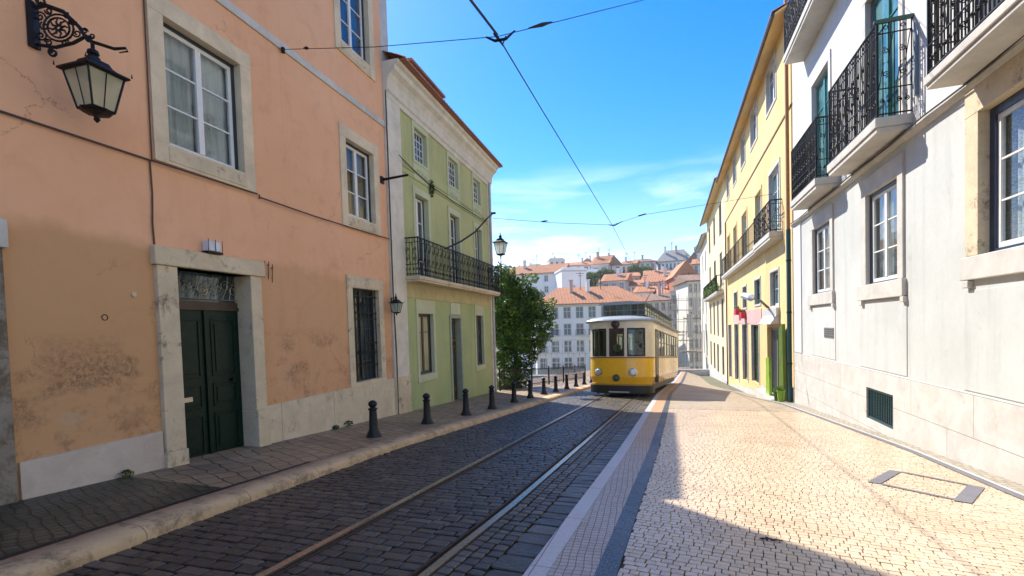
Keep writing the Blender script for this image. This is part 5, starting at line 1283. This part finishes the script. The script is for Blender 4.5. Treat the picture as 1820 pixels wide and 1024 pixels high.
m = MB(); m.box(-.3, .3, 5.0, 6.2, 4.06, 4.15); m.tube([(0, 5.6, 4.15), (0, 9.4, 5.55)], [.035, .02], 6); Tb(m, 'trolley_pole', IRON)

# ================================================================== BACKGROUND TOWN
HW_ = [m_plaster('town_white', (.88, .85, .80), (.82, .79, .73), grime=.15, scale=.3), m_plaster('town_cream', (.78, .71, .58), (.70, .63, .5), grime=.2, scale=.3),
       m_plaster('town_grey', (.52, .50, .46), (.45, .43, .40), grime=.3, scale=.3), m_plaster('town_pink', (.66, .45, .36), (.6, .4, .3), grime=.2, scale=.3), m_plaster('town_brick', (.40, .14, .08), (.34, .12, .07), grime=.2, scale=.3), m_plaster('town_brown', (.38, .34, .26), (.32, .28, .2), grime=.2)]
TT = m_tiles('town_roof', (.66, .24, .09)); TT3 = m_simple('grey_roof', (.40, .37, .32), .8, 0, .15, 3); TT2 = m_tiles('town_roof_brown', (.33, .17, .10))
WFR = m_simple('town_window', (.22, .25, .27), .3); WFR2 = m_simple('town_window_green', (.17, .27, .26), .4)
REV = m_simple('town_window_frame', (.68, .65, .58), .7)
def house(label, px0, px1, pye, pyb, dist, depth, roof, rh, wm, rm, rows, cols, rot=0, chim=1, seed=0, win=(.5, .6), far_base=None, name='hill_house', group='houses on the hillside', wmat=None):
    """front face spans px0..px1 at distance dist (along +Y), eave at photo row pye, foot at pyb"""
    rnd = random.Random(seed); pm = (px0+px1)/2
    c = on_y(pm, pye, dist); l = on_y(px0, pye, dist); r = on_y(px1, pye, dist); zb = on_y(pm, pyb, dist).z; w = (r-l).length; ze = c.z
    ang = math.atan2(-(c.x), dist)+R(rot)      # face the viewer, then turn
    zb2 = min(zb, terrain(c.x, c.y))-2.5
    ca, sa = math.cos(ang), math.sin(ang)
    def Fh(u, o, z): return Vector((c.x+u*ca+o*sa, c.y+u*sa-o*ca, z))       # o outward (toward the viewer)
    t = thing(name, label, 'house', (c.x, c.y, zb), group)
    h = ze-zb; holes = []
    for i in range(cols):
        for j in range(rows):
            uc = -w/2+w*(i+.5)/cols; zc = zb+h*(j+.52)/rows; ww = w/cols*win[0]/2; hh = h/rows*win[1]/2; holes.append((uc-ww, uc+ww, zc-hh, zc+hh))
    m = MB(); wall_sheet(m, Fh, -w/2, w/2, zb2, ze, holes, .25); volume(m, Fh, -w/2, w/2, zb2, ze, depth)
    wl_ = m.build('wall', wm, t)
    for (a, b, cc, d) in holes:
        if rnd.random() < .06: pass
        m = MB(); m.box(a, b, -.22, -.16, cc, d, Fh); wo = m.build('window', wmat or (WFR if rnd.random() < .7 else WFR2), t)
        if dist < 135:
            m = MB(); q = .09; m.box((a+b)/2-.05, (a+b)/2+.05, -.16, -.12, cc, d, Fh); m.box(a, b, -.157, -.125, cc+(d-cc)*.6-.05, cc+(d-cc)*.6+.05, Fh)
            m.box(a-q, b+q, .0, .06, d, d+q*1.5, Fh); m.box(a-q-.05, b+q+.05, .0, .12, cc-q*1.5, cc, Fh); m.box(a-q, a, .0, .05, cc, d, Fh); m.box(b, b+q, .0, .05, cc, d, Fh)
            m.build('frame', REV, wo)
        if rnd.random() < .16 and h/rows > 2.2:
            m = MB(); m.box(a-.25, b+.25, .02, .7, cc-.15, cc, Fh); bl = m.build('balcony', REV, t)
            m = MB(); m.tube([Fh(a-.25, .68, cc+.8), Fh(b+.25, .68, cc+.8)], .03, 4)
            for kk in range(9): uu = a-.25+(b-a+.5)*kk/8; m.tube([Fh(uu, .68, cc), Fh(uu, .68, cc+.8)], .018, 4, cap=False)
            m.build('railing', IRON, bl)
    if rows: 
        m = MB(); m.box(-w/2-.1, w/2+.1, -.05, .14, ze-.35, ze-.02, Fh); m.build('cornice', REV, t)
    # windows on the sides
    o_ = .45
    m = MB(); E = .12
    if roof == 'hip' or roof == 'gable':
        g = w*.22 if roof == 'hip' else -o_*0
        A = [Fh(-w/2-o_, o_, ze), Fh(w/2+o_, o_, ze), Fh(w/2+o_, -depth-o_, ze), Fh(-w/2-o_, -depth-o_, ze)]
        A2 = [p+Vector((0, 0, E)) for p in A]
        R0 = Fh(-w/2-(o_ if roof == 'gable' else -g), -depth/2, ze+rh); R1 = Fh(w/2+(o_ if roof == 'gable' else -g), -depth/2, ze+rh)
        m.add(A+A2+[R0, R1], [(0, 1, 5, 4), (1, 2, 6, 5), (2, 3, 7, 6), (3, 0, 4, 7), (4, 5, 9, 8), (6, 7, 8, 9), (5, 6, 9), (7, 4, 8), (0, 3, 2, 1)])
        # tile ribs
        nr = min(60, int(w/.55))
        for i in range(1, nr):
            u = -w/2+w*i/nr; k = 1.0
            if roof == 'hip': k = min(1, (u+w/2)/max(g, .1), (w/2-u)/max(g, .1))
            m.tube([Fh(u, o_, ze+E), Fh(u, -depth/2*k+o_*(1-k), ze+E+(rh-E)*k)], .07, 4, cap=False)
    elif roof == 'side':   # ridge runs away from viewer: gable faces viewer
        A = [Fh(-w/2-o_, o_, ze), Fh(w/2+o_, o_, ze), Fh(w/2+o_, -depth, ze), Fh(-w/2-o_, -depth, ze)]; R0 = Fh(0, o_, ze+rh); R1 = Fh(0, -depth, ze+rh)
        m.add(A+[R0, R1], [(0, 1, 4), (2, 3, 5), (0, 4, 5, 3), (1, 2, 5, 4), (0, 3, 2, 1)])
    elif roof == 'flat':
        m.box(-w/2-.15, w/2+.15, -depth, .15, ze, ze+.35, Fh); m.box(-w/2+.4, w/2-.4, -depth+.5, -.6, ze+.35, ze+rh+.35, Fh)
    rf = m.build('roof', rm, t)
    for k in range(chim):
        uu = rnd.uniform(-w*.35, w*.35); m = MB(); cw = .3; zz = ze+rh*.5
        m.box(uu-cw, uu+cw, -depth*.35-cw, -depth*.35+cw, zz-.5, ze+rh+1.0, Fh); m.box(uu-cw-.1, uu+cw+.1, -depth*.35-cw-.1, -depth*.35+cw+.1, ze+rh+1.0, ze+rh+1.15, Fh); m.build('chimney', HW_[rnd.choice((0, 1, 3))], rf)
        if rnd.random() < .8: m = MB(); au = rnd.uniform(-w*.3, w*.3); m.tube([Fh(au, -depth*.4, ze+rh*.4), Fh(au, -depth*.4, ze+rh+2.6)], .05, 4); m.tube([Fh(au-.7, -depth*.4, ze+rh+2.3), Fh(au+.7, -depth*.4, ze+rh+2.3)], .04, 4); m.tube([Fh(au-.4, -depth*.4, ze+rh+1.9), Fh(au+.4, -depth*.4, ze+rh+1.9)], .04, 4); m.build('aerial', IRON, rf)
    return t
BG = 'buildings beyond the street'
house('long white building with orange hipped roof and four rows of windows behind the tram', 952, 1152, 540, 690, 80, 12, 'hip', 3.3, HW_[0], TT, 5, 9, rot=8, chim=2, seed=1, win=(.52, .62), group=BG, name='white_block')
house('white house with long orange gabled roof above the tree', 900, 1000, 487, 545, 110, 10, 'gable', 2.7, HW_[0], TT, 3, 5, rot=-14, chim=1, seed=2, win=(.3, .5))
house('plain white windowless gable house right of the long orange roof', 998, 1042, 480, 540, 104, 8, 'flat', .3, HW_[0], HW_[0], 1, 1, rot=14, chim=0, seed=3, win=(.04, .04))
house('small flat-topped grey building on the far left skyline', 893, 912, 478, 520, 150, 8, 'flat', .8, HW_[2], HW_[2], 2, 2, seed=4)
house('beige flat house on the left skyline behind the white gable', 912, 945, 480, 520, 145, 10, 'flat', .8, HW_[1], HW_[2], 2, 3, seed=5)
house('white house with red roof left of the skyline dome', 1008, 1048, 472, 500, 150, 8, 'gable', 1.6, HW_[0], TT, 2, 3, rot=5, seed=6)
house('grey gabled house with bright orange roof on the ridge', 1050, 1082, 470, 500, 140, 9, 'gable', 3.0, HW_[2], TT, 1, 2, rot=-18, seed=7)
house('cream gabled house leaning against the orange-roofed one', 1078, 1104, 472, 500, 142, 9, 'side', 3.0, HW_[1], TT2, 2, 2, rot=10, seed=8)
house('orange-roofed low house below the ridge greenery', 1070, 1112, 500, 520, 118, 8, 'gable', 2.2, HW_[2], TT, 1, 3, rot=-12, seed=9)
house('small cottage with brown roof at the end of the dark shrubs', 1042, 1066, 504, 520, 118, 6, 'gable', 1.5, HW_[0], TT2, 1, 2, rot=10, seed=10, chim=0)
house('cream house with terrace above the bright shrubs', 1118, 1165, 466, 505, 160, 10, 'hip', 1.6, HW_[1], TT2, 2, 5, seed=11)
house('white apartment house on the crest under a wide grey-brown roof', 1168, 1230, 464, 505, 165, 9, 'hip', 4.2, HW_[0], TT3, 2, 9, seed=12, chim=2)
house('squat brown-grey tower block at the right end of the crest', 1234, 1262, 440, 480, 160, 8, 'flat', .6, HW_[5], HW_[2], 1, 2, seed=13, chim=0)
house('dark red gabled house below the brown-grey tower block', 1220, 1248, 468, 500, 140, 7, 'side', 3.0, HW_[4], TT2, 1, 1, rot=-10, seed=31, chim=0)
house('white terrace house below the cream one', 1112, 1150, 508, 545, 122, 9, 'gable', 1.8, HW_[0], TT, 2, 4, rot=6, seed=14)
house('wide pale house with low red roof in the middle of the slope', 1140, 1200, 502, 560, 112, 10, 'gable', 2.2, HW_[0], TT, 4, 6, rot=-6, seed=15)
house('brick red gabled building near the right-hand row', 1198, 1240, 492, 560, 100, 9, 'side', 3.2, HW_[4], TT, 3, 3, rot=12, seed=16, chim=0)
house('pinkish house behind the brick red gable', 1205, 1250, 478, 520, 130, 9, 'gable', 2.0, HW_[3], TT2, 2, 4, rot=-8, seed=17)
house('cream tenement with many windows right behind the tram roof', 1150, 1196, 535, 640, 92, 9, 'gable', 1.6, HW_[1], TT2, 5, 4, rot=10, seed=18)
house('grey-white tenement in the shaded gap at the street end', 1192, 1226, 520, 672, 84, 9, 'flat', .8, HW_[2], HW_[2], 6, 3, rot=-6, seed=19, chim=1)
house('narrow cream tenement closest to the right-hand row', 1222, 1250, 500, 672, 76, 9, 'gable', 1.4, HW_[1], TT2, 7, 3, rot=14, seed=20, chim=0)
house('tall narrow white house between the tenements and the slope', 1172, 1204, 522, 610, 104, 8, 'gable', 1.8, HW_[0], TT, 4, 3, rot=4, seed=21)
house('white house half hidden by the hill shrubs on the left', 1034, 1064, 484, 508, 132, 7, 'flat', .5, HW_[0], HW_[0], 1, 3, rot=-5, seed=22, chim=0)
house('low pale house under the crest apartments', 1160, 1212, 490, 510, 142, 8, 'gable', 1.8, HW_[1], TT, 1, 6, rot=8, seed=23)
house('low orange roof below the two ridge gables', 1096, 1136, 492, 512, 136, 8, 'gable', 1.5, HW_[3], TT, 1, 4, rot=3, seed=24)

for k_, (a_, b_, c_, d_, e_, f_, g_, h_, i_) in enumerate([
    (1104, 1130, 470, 490, 156, 'gable', 1.6, 0, 'tiny white house touching the left of the cream terrace house'),
    (1146, 1176, 490, 512, 134, 'gable', 1.8, 1, 'low cream cottage at the foot of the bright green shrubs'),
    (1128, 1160, 520, 545, 108, 'gable', 1.6, 0, 'white cottage peeping over the right end of the long orange roof'),
    (1184, 1212, 508, 535, 120, 'side', 2.0, 3, 'pink gabled house above the grey-white tenement'),
    (1206, 1230, 512, 560, 96, 'flat', .6, 0, 'white flat-roofed block under the brick red gable'),
    (1160, 1186, 540, 570, 98, 'gable', 1.4, 2, 'grey cottage with orange roof behind the tram clerestory'),
    (938, 962, 474, 500, 160, 'flat', .6, 1, 'small cream block with aerials behind the long orange roof on the left'),
    (1084, 1104, 492, 506, 130, 'gable', 1.2, 0, 'tiny white shed roofed in orange below the dark ridge shrubs'),
    (1232, 1252, 470, 520, 112, 'gable', 1.6, 0, 'white gabled house squeezed against the right-hand row of houses'),
    (976, 1004, 462, 480, 175, 'flat', .5, 1, 'pale block rising on the skyline above the long orange roof'),
    (1036, 1052, 466, 482, 165, 'side', 1.4, 0, 'small white gable left of the grey ridge house')]):
    house(i_, a_, b_, c_, d_, e_, 7, f_, g_, HW_[h_], TT if f_ != 'flat' else HW_[h_], max(1, int((d_-c_)/13)), max(2, int((b_-a_)/8)), rot=(k_*37 % 24)-12, chim=1, seed=50+k_)

# shrubs on hill
def shrub(label, spots, mat, n, s, seed):
    t = thing('hill_shrub', label, 'shrub', on_y(spots[0][0], spots[0][1], spots[0][2]), 'shrubs on the hillside')
    m = MB()
    for k, (px, py, y, rx, rz) in enumerate(spots): leaf_cloud(m, on_y(px, py, y), (rx, rx*.7, rz), n, s, seed=seed+k)
    m.build('foliage', mat, t)
    m = MB()
    for (px, py, y, rx, rz) in spots: c = on_y(px, py, y); m.tube([c-Vector((0, 0, rz+2)), c], [.2, .05], 5)
    m.build('stem', m_simple('stem', (.06, .04, .03), .9), t)
shrub('dark shrub bank beside the white gable', [(1024, 508, 112, 1.8, 1.5), (1036, 500, 112, 1.8, 1.6), (1050, 496, 114, 2.0, 1.6), (1030, 515, 110, 2.2, 1.2), (1046, 510, 112, 1.8, 1.2)], LEAF, 700, .35, 40)
shrub('dark shrubs under the grey ridge gable', [(1062, 494, 124, 1.8, 1.4), (1074, 488, 126, 2.0, 1.5), (1084, 487, 128, 1.8, 1.2)], LEAF, 600, .35, 50)
shrub('bright green row of shrubs below the crest', [(1118, 485, 146, 1.8, 1.6), (1128, 482, 146, 1.8, 2.0), (1138, 484, 146, 1.8, 1.8), (1148, 483, 146, 1.8, 1.8), (1156, 486, 146, 1.6, 1.4)], LEAF3, 600, .4, 60)
shrub('olive bushes in front of the white house behind the tree', [(968, 536, 100, 1.8, 1.2), (985, 536, 100, 1.6, 1.0), (955, 530, 98, 2.0, 1.8), (998, 538, 98, 1.4, .8)], LEAF2, 500, .32, 70)
shrub('small dark shrubs near the crest apartments', [(1180, 488, 150, 2.5, .8), (1196, 488, 150, 2.2, .8)], LEAF, 400, .35, 80)

# white terrace railing and scaffold
t = thing('white_railing', 'white post railing along the terrace in front of the long white building', 'railing', on_y(990, 660, 42))
m = MB()
for row, (py0, py1) in enumerate(((628, 662), (604, 628))):
    for k in range(12):
        px = 940+k*10; a = on_y(px, py1+4, 44); b = on_y(px, py0, 44); m.tube([a, b], .035, 5)
    m.tube([on_y(940, py0, 44), on_y(1050, py0, 44)], .035, 5); m.tube([on_y(940, (py0+py1)/2, 44), on_y(1050, (py0+py1)/2, 44)], .025, 5)
m.build('bars', m_simple('white_rail_paint', (.65, .64, .6), .5), t)
m = MB(); a, b = on_y(930, 668, 43), on_y(1060, 668, 43); m.add([a, b, Vector((b.x, b.y, -12)), Vector((a.x, a.y, -12)), a+Vector((0, 1, 0)), b+Vector((0, 1, 0)), Vector((b.x, b.y+1, -12)), Vector((a.x, a.y+1, -12))], [(0, 1, 2, 3), (4, 5, 6, 7), (0, 1, 5, 4), (0, 3, 7, 4), (1, 2, 6, 5)])
m.build('terrace_wall', STONE_W, t)
t = thing('scaffold', 'tall pale scaffolding in the gap at the end of the street', 'scaffold', on_y(1215, 668, 62))
rq = random.Random(77); m = MB()
for yy in (61, 63):
    for k in range(8):
        px = 1188+k*8.5+rq.uniform(-2, 2); m.tube([on_y(px, 672, yy), on_y(px+rq.uniform(-1, 1), rq.uniform(510, 600), yy)], .035, 5)
    for j in range(8):
        if rq.random() < .25: continue
        py = 660-j*18+rq.uniform(-3, 3); a_ = rq.uniform(1186, 1205); b_2 = rq.uniform(1228, 1249); m.tube([on_y(a_, py, yy), on_y(b_2, py, yy)], .03, 5)
    for j in range(5):
        px = rq.uniform(1190, 1230); py = rq.uniform(560, 660); m.tube([on_y(px, py, yy), on_y(px+rq.uniform(8, 18), py-rq.uniform(14, 24), yy)], .025, 5)
m.build('poles', m_simple('scaffold_pole', (.38, .34, .28), .6, .3), t)
for j, (a0_, a1_) in enumerate(((1190, 1226), (1208, 1248), (1188, 1216), (1215, 1246))):
    py = 655-j*30; a, b = on_y(a0_, py, 61), on_y(a1_, py, 61); m = MB(); m.add([a, b, b+Vector((0, 2, 0)), a+Vector((0, 2, 0)), a-Vector((0, 0, .1)), b-Vector((0, 0, .1)), b+Vector((0, 2, -.1)), a+Vector((0, 2, -.1))], [(0, 1, 2, 3), (4, 5, 6, 7), (0, 1, 5, 4), (2, 3, 7, 6)]); m.build('platform', m_simple('scaffold_plank', (.30, .22, .13), .8), t)
for j, (a0_, py, hh_) in enumerate(((1196, 625, 34), (1222, 600, 40), (1232, 560, 30))):
    a, b = on_y(a0_, py, 60.9), on_y(a0_+10, py, 60.9); up_ = Vector((0, 0, hh_/850*60)); m = MB(); N_ = 8; vs = []
    for q_ in range(N_+1): p = a.lerp(b, q_/N_)+Vector((0, .08*math.sin(q_*1.9), 0)); vs += [p, p+up_]
    m.add(vs, [(2*q_, 2*q_+1, 2*q_+3, 2*q_+2) for q_ in range(N_)]); m.build('dust_sheet', m_simple('dust_sheet', (.62, .60, .55), .9), t)
# low wall closing the street end
m = MB(); a, b = Vector((-3, 56.5, 0)), Vector((XR+.2, 56.5, 0)); m.box(-3, XR+.2, 56.3, 56.8, -6, street(56)+.25); tag(m.build('parapet', STONE_W, bevel=.03), 'low pale parapet closing the end of the pavement', 'wall')
# dark leaf on the pavement
m = MB()
for k in range(5):
    p = Vector((.73+.035*k, 4.53+.01*(k % 2), 0)); p.z = zr(p.x, p.y)+.012; an = k*1.3; a = Vector((math.cos(an), math.sin(an), .15))*.035; b = Vector((-a.y, a.x, .2*a.x))*.5; m.add([p-a, p+b, p+a, p-b], [(0, 1, 2, 3)])
tag(m.build('dead_leaf', m_simple('dead_leaf', (.03, .02, .012), .8)), 'dark crumpled leaf lying on the mosaic pavement', 'leaf')

# ------------------------------------------------ air
hm = bpy.data.materials.new('air'); hm.use_nodes = True; hn = hm.node_tree.nodes; hn.remove(hn['Principled BSDF'])
pv = hn.new('ShaderNodeVolumePrincipled'); pv.inputs['Density'].default_value = .0005; pv.inputs['Color'].default_value = (1, .98, .95, 1); pv.inputs['Anisotropy'].default_value = .2
hm.node_tree.links.new(pv.outputs[0], hn['Material Output'].inputs['Volume'])
zlo = min(v.co.z for v in bpy.data.objects['ground'].data.vertices)-1
mb = MB(); mb.box(-910, 910, -310, 1520, zlo, 48); hz = mb.build('haze', hm); hz['kind'] = 'stuff'
